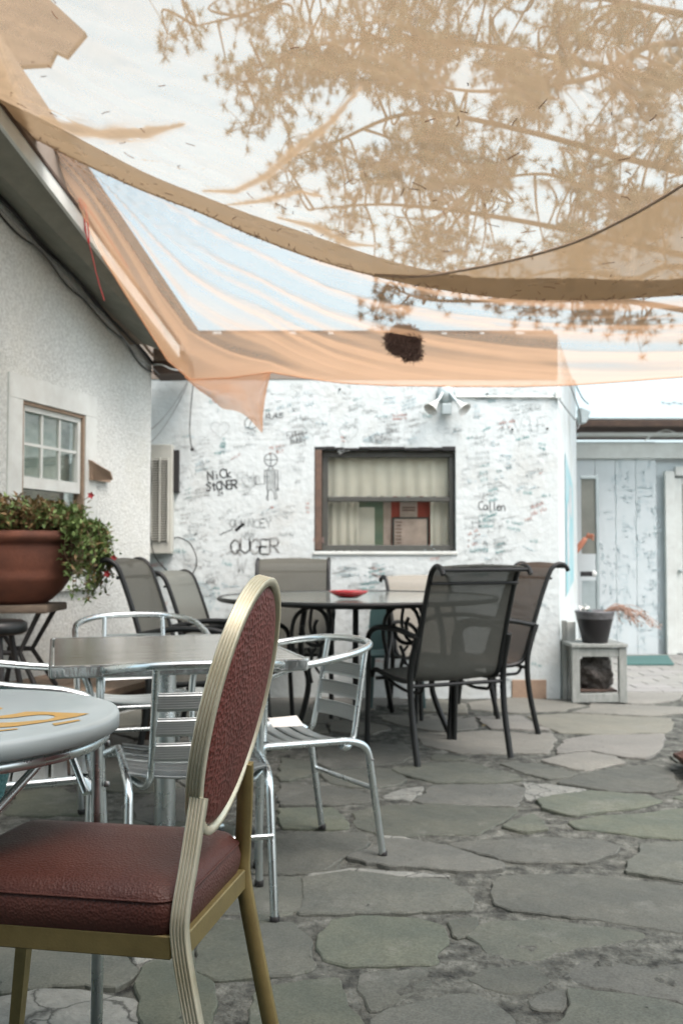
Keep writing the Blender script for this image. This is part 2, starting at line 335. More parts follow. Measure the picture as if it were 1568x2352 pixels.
STEMM = mat('dry stems', (.16, .12, .07), .8)
DRYS = mat('pinkish dry stems', (.36, .24, .18), .8)
CARD = mat('cardboard', (.33, .24, .17), .85, c2=(.24, .17, .12), nscale=20)
PLANTER = mat('dark glazed planter', (.018, .017, .018), .35, c2=(.010, .010, .012), nscale=12)
PLANTR = mat('pale glaze band', (.16, .165, .17), .35, c2=(.05, .05, .055), nscale=30)
ROCK = mat('dark lava rock', (.035, .032, .028), .9, c2=(.10, .09, .08), nscale=20, bump=1, bscale=30, bdist=.03)
MATG = mat('green doormat', (.05, .13, .12), .95, c2=(.035, .09, .085), nscale=60)
REDS = mat('red string', (.42, .03, .03), .8)
NEEDLE = mat('pine needles', (.065, .085, .04), .7, c2=(.04, .055, .03), nscale=4)
DEADN = mat('dead needles', (.055, .028, .018), .9)
HAIRN = mat('fallen needles', (.16, .07, .035), .9)
BARK = mat('bark', (.10, .075, .055), .95, c2=(.05, .04, .03), nscale=12, bump=.8, bscale=30)
SKIN = mat('skin', (.50, .20, .12), .6)
SHIRT = mat('dark shirt', (.05, .055, .06), .9)
SCREEN = mat('grey screen mesh', (.20, .21, .18), .8, c2=(.14, .15, .13), nscale=5)
PAPER = mat('white paper', (.78, .78, .74), .8)
DRYLEAF = mat('dry leaf', (.30, .24, .10), .8)
RUST = mat('rusty root wood', (.10, .045, .03), .95, c2=(.025, .02, .018), nscale=14, bump=1, bscale=30, bdist=.03)
CL1 = cloth_mat('sand shade cloth', (.38, .275, .17), .63)
CL1D = cloth_mat('sand shade cloth doubled', (.35, .26, .16), .40)
CL1H = cloth_mat('sand shade cloth hem', (.29, .22, .14), .16)
CL2 = cloth_mat('peach shade cloth', (.56, .35, .205), .55)
CL2H = cloth_mat('peach shade cloth hem', (.70, .42, .26), .30)

for q_ in (SLG, SLB, SLO, SLL, SLC): q_.node_tree.nodes['Principled BSDF'].inputs['Alpha'].default_value = .93   # open weave

# ------------------------------------------------------------------ GROUND AND FLAGSTONES
MB().add([(-300, -50, -.07), (300, -50, -.07), (300, 700, -.07), (-300, 700, -.07)], [(0, 1, 2, 3)]).build('ground', GROUND, kind='structure')
def c4(p): return (643 + p[0] * .590, 1561.5 + p[1] * .590)
def c3(p): return (p[0] * .498, 1791 + p[1] * .498)
S4 = [
 [(730,90),(900,66),(1130,85),(1185,100),(1090,118),(930,128),(745,115)],
 [(1215,92),(1568,108),(1620,125),(1420,141),(1140,125),(1205,110)],
 [(965,140),(1120,131),(1520,152),(1526,180),(1508,204),(1240,208),(1085,203),(1000,168)],
 [(765,145),(935,140),(975,165),(1055,198),(815,189),(790,165)],
 [(590,72),(715,92),(725,130),(620,126),(480,116)],
 [(375,136),(600,131),(750,141),(768,188),(640,198),(470,176)],
 [(510,203),(660,206),(790,198),(1055,210),(1066,235),(1046,284),(700,284),(565,255)],
 [(1145,226),(1230,216),(1495,215),(1485,262),(1420,306),(1340,300),(1200,276),(1075,283),(1095,240)],
 [(862,326),(900,319),(1008,323),(1155,365),(1050,384),(950,363)],
 [(1015,312),(1120,291),(1200,283),(1295,300),(1335,325),(1180,353),(1105,338)],
 [(1190,366),(1350,337),(1440,329),(1515,346),(1555,424),(1450,437),(1300,433),(1200,418),(1075,400)],
 [(600,327),(740,323),(850,356),(930,371),(950,388),(800,400),(600,398),(525,380),(440,350)],
 [(560,441),(600,409),(900,406),(945,420),(928,468),(900,490),(560,476),(530,465)],
 [(1000,466),(1060,456),(1200,434),(1290,442),(1440,456),(1490,475),(1300,508),(1130,527),(1030,503)],
 [(1130,553),(1250,530),(1568,503),(1700,500),(1700,630),(1568,618),(1330,602),(1230,588),(1145,575)],
 [(280,510),(420,486),(600,483),(915,499),(890,528),(845,560),(775,598),(500,603),(380,596),(290,570)],
 [(893,552),(988,527),(1050,583),(940,588),(868,570)],
 [(660,640),(790,631),(960,614),(1250,627),(1318,650),(1300,675),(1180,712),(900,703),(780,678)],
 [(1415,640),(1568,638),(1700,640),(1700,800),(1568,786),(1450,762),(1340,743),(1385,682)],
 [(250,692),(370,652),(402,620),(530,627),(640,647),(760,692),(850,715),(860,738),(700,742),(430,730)],
 [(85,772),(260,742),(480,768),(655,782),(728,842),(733,892),(500,903),(75,908),(105,832)],
 [(825,800),(870,765),(1140,755),(1568,808),(1700,825),(1700,1000),(1568,980),(1420,965),(1150,922),(900,891),(835,868)],
 [(-50,602),(150,594),(325,592),(352,640),(225,698),(150,735),(-50,752)],
 [(-100,782),(70,774),(62,850),(35,900),(-100,930)],
 [(145,1002),(205,942),(340,923),(555,938),(635,962),(645,1020),(585,1102),(275,1120),(185,1098)],
 [(655,932),(755,920),(764,940),(726,985),(692,997),(665,970)],
 [(745,990),(803,930),(1000,935),(1140,953),(1425,982),(1410,1000),(1250,1032),(1050,1067),(892,1096),(808,1058)],
 [(1115,1100),(1320,1064),(1480,1014),(1568,1012),(1720,1020),(1720,1300),(1568,1255),(1400,1220),(1200,1186),(1090,1158)],
 [(325,1142),(575,1124),(642,1165),(555,1207),(440,1256),(352,1288),(323,1200)],
 [(735,1170),(803,1124),(995,1120),(1055,1170),(995,1206),(880,1220),(785,1197)],
 [(-100,962),(45,950),(95,992),(143,1118),(30,1146),(-100,1155)],
 [(-100,1194),(60,1170),(215,1165),(283,1262),(335,1350),(320,1480),(-100,1480)],
 [(355,1345),(450,1294),(640,1236),(738,1226),(825,1264),(890,1320),(940,1400),(930,1500),(335,1500)],
 [(950,1242),(1110,1206),(1083,1284),(965,1270)],
 [(1125,1210),(1250,1216),(1400,1246),(1568,1288),(1720,1330),(1720,1500),(990,1500),(1010,1390),(1100,1316)],
 [(0,503),(200,498),(246,530),(262,578),(0,578)],
 [(0,408),(160,414),(300,434),(365,452),(348,473),(210,486),(0,488)],
 [(165,352),(420,343),(495,385),(465,402),(360,421),(182,398)],
 [(0,303),(130,322),(174,355),(30,392),(0,388)],
 [(135,232),(280,238),(470,252),(525,290),(478,317),(300,342),(195,347),(146,318)],
]
S3 = [
 [(900,765),(1000,648),(1240,648),(1345,722),(1440,850),(1420,884),(1200,904),(1000,922),(925,896)],
 [(1150,335),(1350,262),(1540,262),(1568,300),(1540,415),(1300,432),(1150,430)],
 [(1290,446),(1540,440),(1560,590),(1400,600),(1150,610),(1010,612),(1125,486)],
 [(0,735),(190,745),(420,765),(555,805),(625,872),(605,932),(520,960),(400,942),(200,950),(0,975)],
 [(660,870),(780,800),(880,790),(910,900),(980,935),(960,1180),(900,1280),(660,1280),(655,1010),(640,945)],
 [(30,160),(90,62),(250,42),(375,82),(395,160),(200,165)],
]
polys = [[(lambda q: (q.x, q.y))(G(*c4(p))) for p in P] for P in S4] + [[(lambda q: (q.x, q.y))(G(*c3(p))) for p in P] for P in S3]
NPATCH0 = len(polys)
polys += [[(lambda q: (q.x, q.y))(G(*c3(p))) for p in P] for P in ([(0, 1005), (190, 962), (500, 985), (615, 1010), (640, 1110), (500, 1150), (0, 1150)], [(0, 720), (60, 700), (110, 730), (0, 732)], [(200, 720), (430, 735), (560, 770), (430, 762), (200, 742)], [(600, 785), (800, 775), (770, 800), (650, 850)])]
polys += [[(lambda q: (q.x, q.y))(G(*c4(p))) for p in P] for P in ([(945, 395), (1060, 404), (1185, 424), (1050, 450), (1000, 458), (950, 462), (955, 425)], [(470, 425), (550, 412), (540, 440), (505, 465), (400, 455)], [(90, 765), (260, 735), (480, 750), (640, 768), (480, 764), (260, 738)], [(380, 600), (500, 610), (520, 622), (395, 612)])]
NPATCH1 = len(polys)
def inside(p, P):
    x, y = p; c = False; j = len(P) - 1
    for i in range(len(P)):
        if (P[i][1] > y) != (P[j][1] > y) and x < (P[j][0] - P[i][0]) * (y - P[i][1]) / (P[j][1] - P[i][1]) + P[i][0]: c = not c
        j = i
    return c
dummy = []
for P in polys:
    xs = [p[0] for p in P]; ys = [p[1] for p in P]; x = min(xs)
    while x < max(xs):
        y = min(ys)
        while y < max(ys):
            if inside((x, y), P): dummy.append((x, y))
            y += .07
        x += .07
    for i in range(len(P)):
        a, b = P[i], P[(i + 1) % len(P)]; L_ = math.hypot(a[0] - b[0], a[1] - b[1]); k = max(1, int(L_ / .05))
        for j in range(k): dummy.append((a[0] + (b[0] - a[0]) * j / k, a[1] + (b[1] - a[1]) * j / k))
seeds = []
tries = 0
while tries < 9000 and len(seeds) < 150:
    tries += 1; p = (rnd.uniform(-3.2, 3.6), rnd.uniform(.2, 7.2))
    if p[1] > 7.1: continue
    if any(inside(p, P) for P in polys): continue
    if any((p[0] - q[0]) ** 2 + (p[1] - q[1]) ** 2 < .42 ** 2 for q in seeds): continue
    if any((p[0] - q[0]) ** 2 + (p[1] - q[1]) ** 2 < .13 ** 2 for q in dummy): continue
    seeds.append(p)
allp = seeds + dummy
def clip(P, m, n):
    out = []
    for i in range(len(P)):
        a, b = P[i], P[(i + 1) % len(P)]; da = (a[0] - m[0]) * n[0] + (a[1] - m[1]) * n[1]; db = (b[0] - m[0]) * n[0] + (b[1] - m[1]) * n[1]
        if da <= 0: out.append(a)
        if (da < 0) != (db < 0) and abs(da - db) > 1e-12:
            t = da / (da - db); out.append((a[0] + (b[0] - a[0]) * t, a[1] + (b[1] - a[1]) * t))
    return out
for s_ in seeds:
    P = [(s_[0] - .6, s_[1] - .5), (s_[0] + .6, s_[1] - .5), (s_[0] + .6, s_[1] + .5), (s_[0] - .6, s_[1] + .5)]
    near = sorted((q for q in allp if q != s_ and abs(q[0] - s_[0]) < 1.3 and abs(q[1] - s_[1]) < 1.3), key=lambda q: (q[0] - s_[0]) ** 2 + (q[1] - s_[1]) ** 2)
    for q in near:
        dx, dy = q[0] - s_[0], q[1] - s_[1]; L_ = math.hypot(dx, dy)
        if L_ / 2 > 1.0: break
        nx, ny = dx / L_, dy / L_
        P = clip(P, (s_[0] + dx / 2 - nx * .014, s_[1] + dy / 2 - ny * .014), (nx, ny))
        if len(P) < 3: break
    if len(P) >= 3:
        A = abs(sum(P[i][0] * P[(i + 1) % len(P)][1] - P[(i + 1) % len(P)][0] * P[i][1] for i in range(len(P)))) / 2
        if A > .012: polys.append(P)
floor = MB()
NX, NY = 230, 250
for j in range(NY + 1):
    for i in range(NX + 1):
        x = -3.3 + 7.0 * i / NX; y = .1 + 7.5 * j / NY
        z = -.008 + .005 * noise.noise((x * 3, y * 3, 0)) + .006 * noise.noise((x * 12, y * 12, 3)) + .004 * noise.noise((x * 40, y * 40, 5))
        z += .012 * max(0, noise.noise((x * 1.7, y * 1.7, 9)) - .1)
        floor.v.append((x, y, min(z, -.001)))
for j in range(NY):
    for i in range(NX):
        a = j * (NX + 1) + i; floor.f.append([a, a + 1, a + NX + 2, a + NX + 1]); floor.sm.append(False)
patio = floor.build('patio_floor', MORTAR, kind='structure')
def stone(P, k, sm=None):
    area = sum(P[i][0] * P[(i + 1) % len(P)][1] - P[(i + 1) % len(P)][0] * P[i][1] for i in range(len(P)))
    if area < 0: P = P[::-1]
    cx_ = sum(p[0] for p in P) / len(P); cy_ = sum(p[1] for p in P) / len(P)
    # round corners then roughen
    Q = []
    for i in range(len(P)):
        a, b, c = P[i - 1], P[i], P[(i + 1) % len(P)]
        la = math.hypot(a[0] - b[0], a[1] - b[1]); lc = math.hypot(c[0] - b[0], c[1] - b[1]); ra = min(.014, la * .2) / la; rc = min(.014, lc * .2) / lc
        p0 = (b[0] + (a[0] - b[0]) * ra, b[1] + (a[1] - b[1]) * ra); p2 = (b[0] + (c[0] - b[0]) * rc, b[1] + (c[1] - b[1]) * rc)
        for t in (0, .5, 1): Q.append(((1 - t) ** 2 * p0[0] + 2 * t * (1 - t) * b[0] + t * t * p2[0], (1 - t) ** 2 * p0[1] + 2 * t * (1 - t) * b[1] + t * t * p2[1]))
    E = []
    for i in range(len(Q)):
        a, b = Q[i], Q[(i + 1) % len(Q)]; L_ = math.hypot(a[0] - b[0], a[1] - b[1]); m = max(1, int(L_ / .03))
        for j in range(m):
            x = a[0] + (b[0] - a[0]) * j / m; y = a[1] + (b[1] - a[1]) * j / m
            x2 = x + .02 * noise.noise((x * 7, y * 7, k)) + .012 * noise.noise((x * 24, y * 24, k + 9)); y2 = y + .02 * noise.noise((x * 7 + 50, y * 7, k)) + .011 * noise.noise((x * 28 + 50, y * 28, k + 9))
            if not E or math.hypot(x2 - E[-1][0], y2 - E[-1][1]) > .006: E.append((x2, y2))
    n = len(E); zt = rnd.uniform(-.003, .006); tx, ty = rnd.uniform(-.006, .006), rnd.uniform(-.006, .006)
    def ring(inset, z, nz=0):
        out = []
        for i in range(n):
            a, b = E[i - 1], E[(i + 1) % n]; dx, dy = b[0] - a[0], b[1] - a[1]; l = math.hypot(dx, dy) or 1
            x = E[i][0] - dy / l * inset; y = E[i][1] + dx / l * inset
            out.append((x - cx_, y - cy_, z + zt + tx * (x - cx_) + ty * (y - cy_) + nz * noise.noise((x * 20, y * 20, 4))))
        return out
    mb = MB(); r0, r1, r2 = ring(-.009, -.035), ring(-.007, -.004, .003), ring(-.003, 0, .001)
    mb.add(r0 + r1 + r2, [(i, (i + 1) % n, (i + 1) % n + n, i + n) for i in range(n)] + [(i + n, (i + 1) % n + n, (i + 1) % n + 2 * n, i + 2 * n) for i in range(n)] + [[i + 2 * n for i in range(n)]])
    mb.build('flagstone' if not sm else 'cement_patch', sm if sm else STONE_LIT if cy_ + .25 * math.sin(k) + (.35 if cx_ < .3 else 0) * -1 > 5.15 else STONE, patio, loc=(cx_, cy_, 0))
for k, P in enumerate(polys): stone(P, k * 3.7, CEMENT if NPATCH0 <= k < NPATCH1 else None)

# far paved yard with concrete pavers
yard = MB().add([(1.9, 7.6, -.045), (9, 7.6, -.045), (9, 11.4, -.045), (1.9, 11.4, -.045)], [(0, 1, 2, 3)]).build('paved_yard', MORTAR, kind='structure')
pv = MB().box((0, 0, 0), (.29, .19, .05), .006); pm = None; npv = 0
yy = 7.72; row = 0
while yy < 10.5:
    xx = 2.0 + (row % 2) * .15
    while xx < 4.6:
        if pm is None: o = pv.build('paver', PAVER, yard); pm = o.data
        else: o = bpy.data.objects.new('paver', pm); COL.objects.link(o); o.parent = yard
        o.location = (xx, yy, -.028 + rnd.uniform(-.002, .002)); npv += 1; xx += .30
    yy += .20; row += 1

# ------------------------------------------------------------------ GRAFFITI STROKES
FONT = {'A':[[(0,0),(2,6),(4,0)],[(1,2),(3,2)]],'B':[[(0,0),(0,6),(3,6),(3.6,4.6),(3,3.2),(0,3.2)],[(3,3.2),(4,1.6),(3,0),(0,0)]],'C':[[(4,5),(2.6,6),(.6,5),(0,3),(.6,1),(2.6,0),(4,1)]],'D':[[(0,0),(0,6),(2.6,6),(4,4),(4,2),(2.6,0),(0,0)]],
'E':[[(4,6),(0,6),(0,0),(4,0)],[(0,3),(3,3)]],'F':[[(4,6),(0,6),(0,0)],[(0,3),(3,3)]],'G':[[(4,5),(2.4,6),(0,4.4),(0,1.6),(2,0),(4,1),(4,2.8),(2.4,2.8)]],'H':[[(0,0),(0,6)],[(4,0),(4,6)],[(0,3),(4,3)]],'I':[[(2,0),(2,6)]],
'K':[[(0,0),(0,6)],[(4,6),(0,2.6),(4,0)]],'L':[[(0,6),(0,0),(3.6,0)]],'M':[[(0,0),(0,6),(2,2),(4,6),(4,0)]],'N':[[(0,0),(0,6),(4,0),(4,6)]],'O':[[(2,0),(.2,1.4),(0,4),(1.6,6),(3.6,5),(4,2),(2,0)]],'Q':[[(2,0),(.2,1.4),(0,4),(1.6,6),(3.6,5),(4,2),(2,0)],[(2.4,1.8),(4.4,-.6)]],
'R':[[(0,0),(0,6),(3,6),(4,4.6),(3,3),(0,3)],[(1.6,3),(4,0)]],'S':[[(4,5),(2,6),(.2,4.8),(3.6,2),(2.4,0),(0,.8)]],'T':[[(0,6),(4,6)],[(2,6),(2,0)]],'U':[[(0,6),(0,1.4),(2,0),(4,1.4),(4,6)]],'V':[[(0,6),(2,0),(4,6)]],'W':[[(0,6),(1,0),(2,4),(3,0),(4,6)]],
'X':[[(0,0),(4,6)],[(0,6),(4,0)]],'Y':[[(0,6),(2,3),(4,6)],[(2,3),(2,0)]],'Z':[[(0,6),(4,6),(0,0),(4,0)]],'2':[[(0,5),(2,6),(4,4.6),(0,0),(4,0)]],'4':[[(3,0),(3,6),(0,2),(4,2)]],'+':[[(2,1),(2,4)],[(.6,2.5),(3.4,2.5)]],'!':[[(2,2),(2,6)],[(2,0),(2,.6)]],' ':[],
'a':[[(3.4,3),(1.4,3.6),(.2,1.6),(1.4,0),(3.2,1),(3.4,3.4),(3.6,0)]],'b':[[(.4,6),(.4,0),(2.6,0),(3.2,1.8),(2,3.2),(.4,2.4)]],'d':[[(3.4,6),(3.4,0),(1,0),(.4,1.8),(1.6,3.2),(3.4,2.4)]],'e':[[(.4,1.8),(3.4,2),(2.4,3.6),(.6,2.8),(.6,.8),(2,0),(3.6,.8)]],'i':[[(2,0),(2,3.4)],[(2,4.8),(2,5.2)]],'l':[[(2,6),(1.8,.6),(2.6,0)]],
'n':[[(.4,0),(.4,3.4)],[(.4,2.4),(2,3.6),(3.2,2.6),(3.2,0)]],'o':[[(2,0),(.4,1),(.6,3),(2.4,3.5),(3.4,1.6),(2,0)]],'r':[[(.6,0),(.6,3.4)],[(.6,2.2),(2,3.5),(3.2,3)]],'s':[[(3,3.2),(1.2,3.4),(1,2.2),(3,1.4),(2.4,0),(.6,.3)]],'t':[[(2,5.4),(2,.4),(3,0)],[(.6,3.6),(3.4,3.6)]],'u':[[(.5,3.5),(.6,.6),(2,0),(3.2,1),(3.3,3.5)],[(3.3,1),(3.5,0)]],'v':[[(.4,3.5),(1.8,0),(3.2,3.5)]],'y':[[(.4,3.5),(1.8,.6)],[(3.4,3.5),(1,-2)]],
'c':[[(3.2,3),(1.6,3.5),(.4,1.8),(1.4,0),(3.2,.7)]],'h':[[(.4,6),(.4,0)],[(.4,2.4),(2,3.5),(3.2,2.4),(3.2,0)]],'m':[[(.2,0),(.2,3.4)],[(.2,2.6),(1.2,3.5),(2,2.6),(2,0)],[(2,2.6),(3,3.5),(3.8,2.6),(3.8,0)]],'k':[[(.4,6),(.4,0)],[(3,3.6),(.4,1.6),(3.2,0)]],'z':[[(.4,3.4),(3.2,3.4),(.4,0),(3.4,0)]]}
def ribbon(mb, pts, wd, frame):
    """pts: 2D in wall coords; frame(a,b)->3D"""
    n = len(pts)
    if n < 2: return
    vs = []
    for i in range(n):
        a = pts[max(0, i - 1)]; b = pts[min(n - 1, i + 1)]; dx, dy = b[0] - a[0], b[1] - a[1]; l = math.hypot(dx, dy) or 1
        vs.append(frame(pts[i][0] - dy / l * wd / 2, pts[i][1] + dx / l * wd / 2)); vs.append(frame(pts[i][0] + dy / l * wd / 2, pts[i][1] - dx / l * wd / 2))
    mb.add(vs, [(2 * i, 2 * i + 1, 2 * i + 3, 2 * i + 2) for i in range(n - 1)])
def resample(st, k=3):
    out = []
    for i in range(len(st) - 1):
        for j in range(k): out.append((st[i][0] + (st[i + 1][0] - st[i][0]) * j / k, st[i][1] + (st[i + 1][1] - st[i][1]) * j / k))
    out.append(st[-1]); return out
def letters(mb, text, x, z, h, frame, wd=.004, rot=0, jit=.3, sp=1.35):
    r_ = random.Random(hash(text) % 1000 + int(x * 977) % 997) if False else random.Random(int(abs(x) * 9973 + abs(z) * 771 + len(text)))
    c, s_ = math.cos(rot), math.sin(rot); u = h / 6; ox = 0
    for ch in text:
        if ch == '\n': ox = 0; x += s_ * h * 1.4; z -= c * h * 1.4; continue
        dy = r_.uniform(-jit, jit)
        for st in FONT.get(ch, []):
            P = []
            for (px, py) in resample([(p[0] + r_.uniform(-jit, jit) * .5, p[1] + r_.uniform(-jit, jit) * .5) for p in st], 2):
                X = (ox + px) * u * .9; Y = (py + dy) * u; P.append((x + X * c - Y * s_, z + X * s_ + Y * c))
            ribbon(mb, P, wd, frame)
        ox += 4 * sp
def scribble(mb, x, z, L_, h, frame, wd, rot, r_):
    c, s_ = math.cos(rot), math.sin(rot); ox = 0
    while ox < L_:
        if r_.random() < .14: ox += h * .8; continue
        hh = h * r_.uniform(.5, 1.1); ww = hh * r_.uniform(.4, .8)
        P = []
        for k in range(r_.randint(3, 6)):
            X = ox + r_.uniform(0, ww); Y = r_.uniform(0, hh); P.append((x + X * c - Y * s_, z + X * s_ + Y * c))
        ribbon(mb, P, wd, frame); ox += ww * 1.25
def heart(mb, x, z, r_, frame, wd):
    P = []
    for k in range(25):
        t = 2 * math.pi * k / 24; P.append((x + r_ * .062 * 16 * math.sin(t) ** 3, z + r_ * .062 * (13 * math.cos(t) - 5 * math.cos(2 * t) - 2 * math.cos(3 * t) - math.cos(4 * t))))
    ribbon(mb, P, wd, frame)

# ------------------------------------------------------------------ BACK BUILDING (graffiti wall)
BD = 7.28
def bw(x, y): p = W(x, y, BD); return (p.x, p.z)
bx0, bx1 = -2.6, bw(1283, 1270)[0]; btop = bw(800, 768)[1]
wx0, wz1 = bw(722, 1030); wx1, wz0 = bw(1047, 1266)
back = thing('graffiti_building', 'low white stuccoed building covered in visitors\' handwritten graffiti, behind the patio table', 'building', (0, BD, 0))
mb = MB(); TH = .16
for (a, b, c, d) in ((bx0, wx0, -.05, btop), (wx1, bx1, -.05, btop), (wx0, wx1, -.05, wz0), (wx0, wx1, wz1, btop)):
    mb.add([(a, 0, c), (b, 0, c), (b, 0, d), (a, 0, d), (a, TH, c), (b, TH, c), (b, TH, d), (a, TH, d)], [(0, 1, 2, 3)] + ([(4, 7, 6, 5)]))
mb.add([(wx0, 0, wz0), (wx1, 0, wz0), (wx1, 0, wz1), (wx0, 0, wz1), (wx0, TH, wz0), (wx1, TH, wz0), (wx1, TH, wz1), (wx0, TH, wz1)], [(0, 4, 5, 1), (1, 5, 6, 2), (2, 6, 7, 3), (3, 7, 4, 0)])
mb.add([(bx0, 0, btop), (bx1, 0, btop), (bx1, TH, btop), (bx0, TH, btop)], [(0, 1, 2, 3)])
mb.build('front_wall', WALLP, back)
# side wall, running back along the lane
sdir2 = Vector((.277, .961, 0)); sx1 = Vector((bx1, 0, 0)); SL = 2.67
mb = MB(); q = sx1 + sdir2 * SL
mb.prism([(bx1, .0015, -.05), (q.x, q.y, -.05), (q.x, q.y, btop + .02), (bx1, .0015, btop)], (-.15, .02, 0))
mb.build('side_wall', WALLP, back)
mb = MB(); mb.prism([(bx0, .05, btop), (bx1 - .02, .05, btop), (q.x - .05, q.y, btop + .02), (q.x - 3, q.y, btop + .02), (bx0, q.y, btop + .02)], (0, 0, .04)); mb.build('roof', ROOFM, back)
mb = MB(); xx = bx0
while xx < bx1 - .05:       # little mortar lumps on the parapet
    if rnd.random() < .5: MB().box((xx, .06, btop + .012), (rnd.uniform(.03, .07), .06, rnd.uniform(.02, .04)), .008).build('parapet_lump', WALLP, back)
    xx += .28
m = MB(); m.box(((bx0 + bx1) / 2, .01, (bw(0, 872)[1] + btop) / 2 + .001), (bx1 - bx0 + .002, .03, btop - bw(0, 872)[1]), .002); m.build('wall_shade_band', mat('tan wall shade', (.27, .23, .19), .9, c2=(.20, .175, .145), nscale=6), back)  # added tan band, paints shade onto the wall top behind the far cloth
# corner boards low on the right end
mb = MB(); z1_ = bw(1300, 1395)[1]
mb.box((bx1 + .03, -.012, .25), (.035, .03, .62), .003); mb.build('corner_post', WHITEWOOD, back)
mb = MB(); mb.box((bx1 + .085, .02, .25), (.06, .05, .60), .004); mb.build('corner_board', TRIM, back)
mb = MB(); mb.box((1.36, -.006, .06), (.25, .012, .14), .003); mb.build('bare_patch', CARD, back)
def sf(a, b, off=.004):   # side wall frame: a metres along, b height
    p = sx1 + sdir2 * a; return Vector((p.x + .961 * off, p.y - .277 * off, b))
mb = MB(); mb.add([sf(.75, .70), sf(1.9, .80), sf(1.9, 1.67), sf(.75, 1.86)], [(0, 1, 2, 3)]); mb.build('mural', MURAL, back)
mb = MB()
mb.add([sf(.95, .9, .006), sf(1.15, .9, .006), sf(1.12, 1.25, .006), sf(1.2, 1.5, .006), sf(.98, 1.45, .006), sf(.92, 1.2, .006)], [list(range(6))])
mb.add([sf(1.35, 1.4, .006), sf(1.62, 1.35, .006), sf(1.6, 1.62, .006), sf(1.4, 1.64, .006)], [list(range(4))])
mb.build('mural_patches', MURALP, back)
# window
def wbox(mb, x0, x1, z0, z1, y0, y1, bev=.003): return mb.box(((x0 + x1) / 2, (y0 + y1) / 2, (z0 + z1) / 2), (x1 - x0, y1 - y0, z1 - z0), bev)
wz_m = bw(800, 1146)[1]
fr = MB(); t_ = .05
wbox(fr, wx0 + .055, wx1 - .008, wz1 - .06, wz1 - .02, .05, .12); wbox(fr, wx0 + .055, wx1 - .008, wz0 + .005, wz0 + .045, .05, .12)
wbox(fr, wx0 + .055, wx0 + .10, wz0 + .0455, wz1 - .0605, .051, .119); wbox(fr, wx1 - .045, wx1 - .0085, wz0 + .0455, wz1 - .0605, .051, .119)
win = fr.build('window_frame', BRONZE, back)
m = MB(); wbox(m, wx0 + .101, wx1 - .046, wz_m - .016, wz_m + .018, .04, .11); m.build('meeting_rail', BRONZE, win)
m = MB(); wbox(m, wx0 + .004, wx0 + .052, wz0 + .01, wz1 - .01, -.006, .11); m.build('rusty_jamb', RUSTY, win)
m = MB(); px_ = wx0
while px_ < wx1 - .03:
    wd_ = rnd.uniform(.05, .11); wbox(m, px_, min(px_ + wd_, wx1), wz1 - .012 + rnd.uniform(-.006, .006), wz1 + .004 + rnd.uniform(0, .014), -.004, .05); px_ += wd_ + .001
m.build('ragged_lintel_edge', BLACK, win)
m = MB(); wbox(m, wx0 - .01, wx1 + .01, wz0 - .026, wz0 - .004, -.012, .06, .004); m.build('sill', TRIM, win)
for (za, zb) in ((wz0 + .046, wz_m - .017), (wz_m + .019, wz1 - .061)):
    m = MB(); wbox(m, wx0 + .101, wx1 - .046, za, zb, .085, .089, 0); m.build('pane', GLASS, win)
def pleats(x0, x1, z0, z1, y, n, amp, nm):
    m = MB(); N = n * 8; rows = []
    for z in (z0, z0 + (z1 - z0) * .3, z0 + (z1 - z0) * .7, z1):
        r_ = []
        for i in range(N + 1):
            t = i / N; k = (z1 - z) / (z1 - z0) * .4 + .6
            r_.append((x0 + (x1 - x0) * t, y + amp * k * math.sin(t * n * 2 * math.pi + .6 * math.sin(7 * t)), z + (.006 * math.sin(t * n * 2.1 * math.pi) if z == z0 else 0)))
        rows.append(r_)
    quad_strip(m, rows); return m.build(nm, CURTAIN, win)
zc = bw(800, 1139)[1]
pleats(wx0 + .09, wx1 - .03, zc, wz1 - .03, .125, 9, .012, 'curtain_valance')
pleats(wx0 + .09, bw(825, 1200)[0], wz0 + .0, zc + .05, .145, 4, .012, 'curtain')
pleats(bw(992, 1200)[0], wx1 - .03, wz0, zc + .05, .145, 2, .012, 'curtain')
def card(x0, y0, x1, y1, dep, m_, nm, par=win):
    a = W(x0, y0, BD + dep); b = W(x1, y1, BD + dep); q = MB(); q.box(((a.x + b.x) / 2, dep, (a.z + b.z) / 2), (abs(b.x - a.x), .006, abs(a.z - b.z)), 0); return q.build(nm, m_, par)
card(700, 1000, 1070, 1300, .60, ROOM, 'room_wall')
card(822, 1130, 884, 1262, .20, PGREEN, 'green_poster')
card(820, 1165, 860, 1262, .185, CURTAIN, 'pale_sheet')
card(884, 1124, 992, 1262, .21, PRED, 'red_poster'); card(880, 1124, 898, 1262, .195, PPINK, 'paper_strip')
card(918, 1150, 958, 1195, .19, PPINK, 'pale_card'); card(900, 1188, 984, 1262, .175, PGREY, 'notice_board'); card(905, 1192, 980, 1258, .167, PPINK, 'notice_sheet')
m = MB()
for k in range(7):
    a = W(909, 1199 + k * 8, BD + .16); m.box((a.x + .02, .160, a.z), (rnd.uniform(.03, .05), .002, .006), 0)
for k in range(2):
    a = W(938, 1166 + k * 6, BD + .18); m.box((a.x, .183, a.z), (.10, .002, .008), 0)
m.build('printed_lines', PINK2, win, kind='stuff')
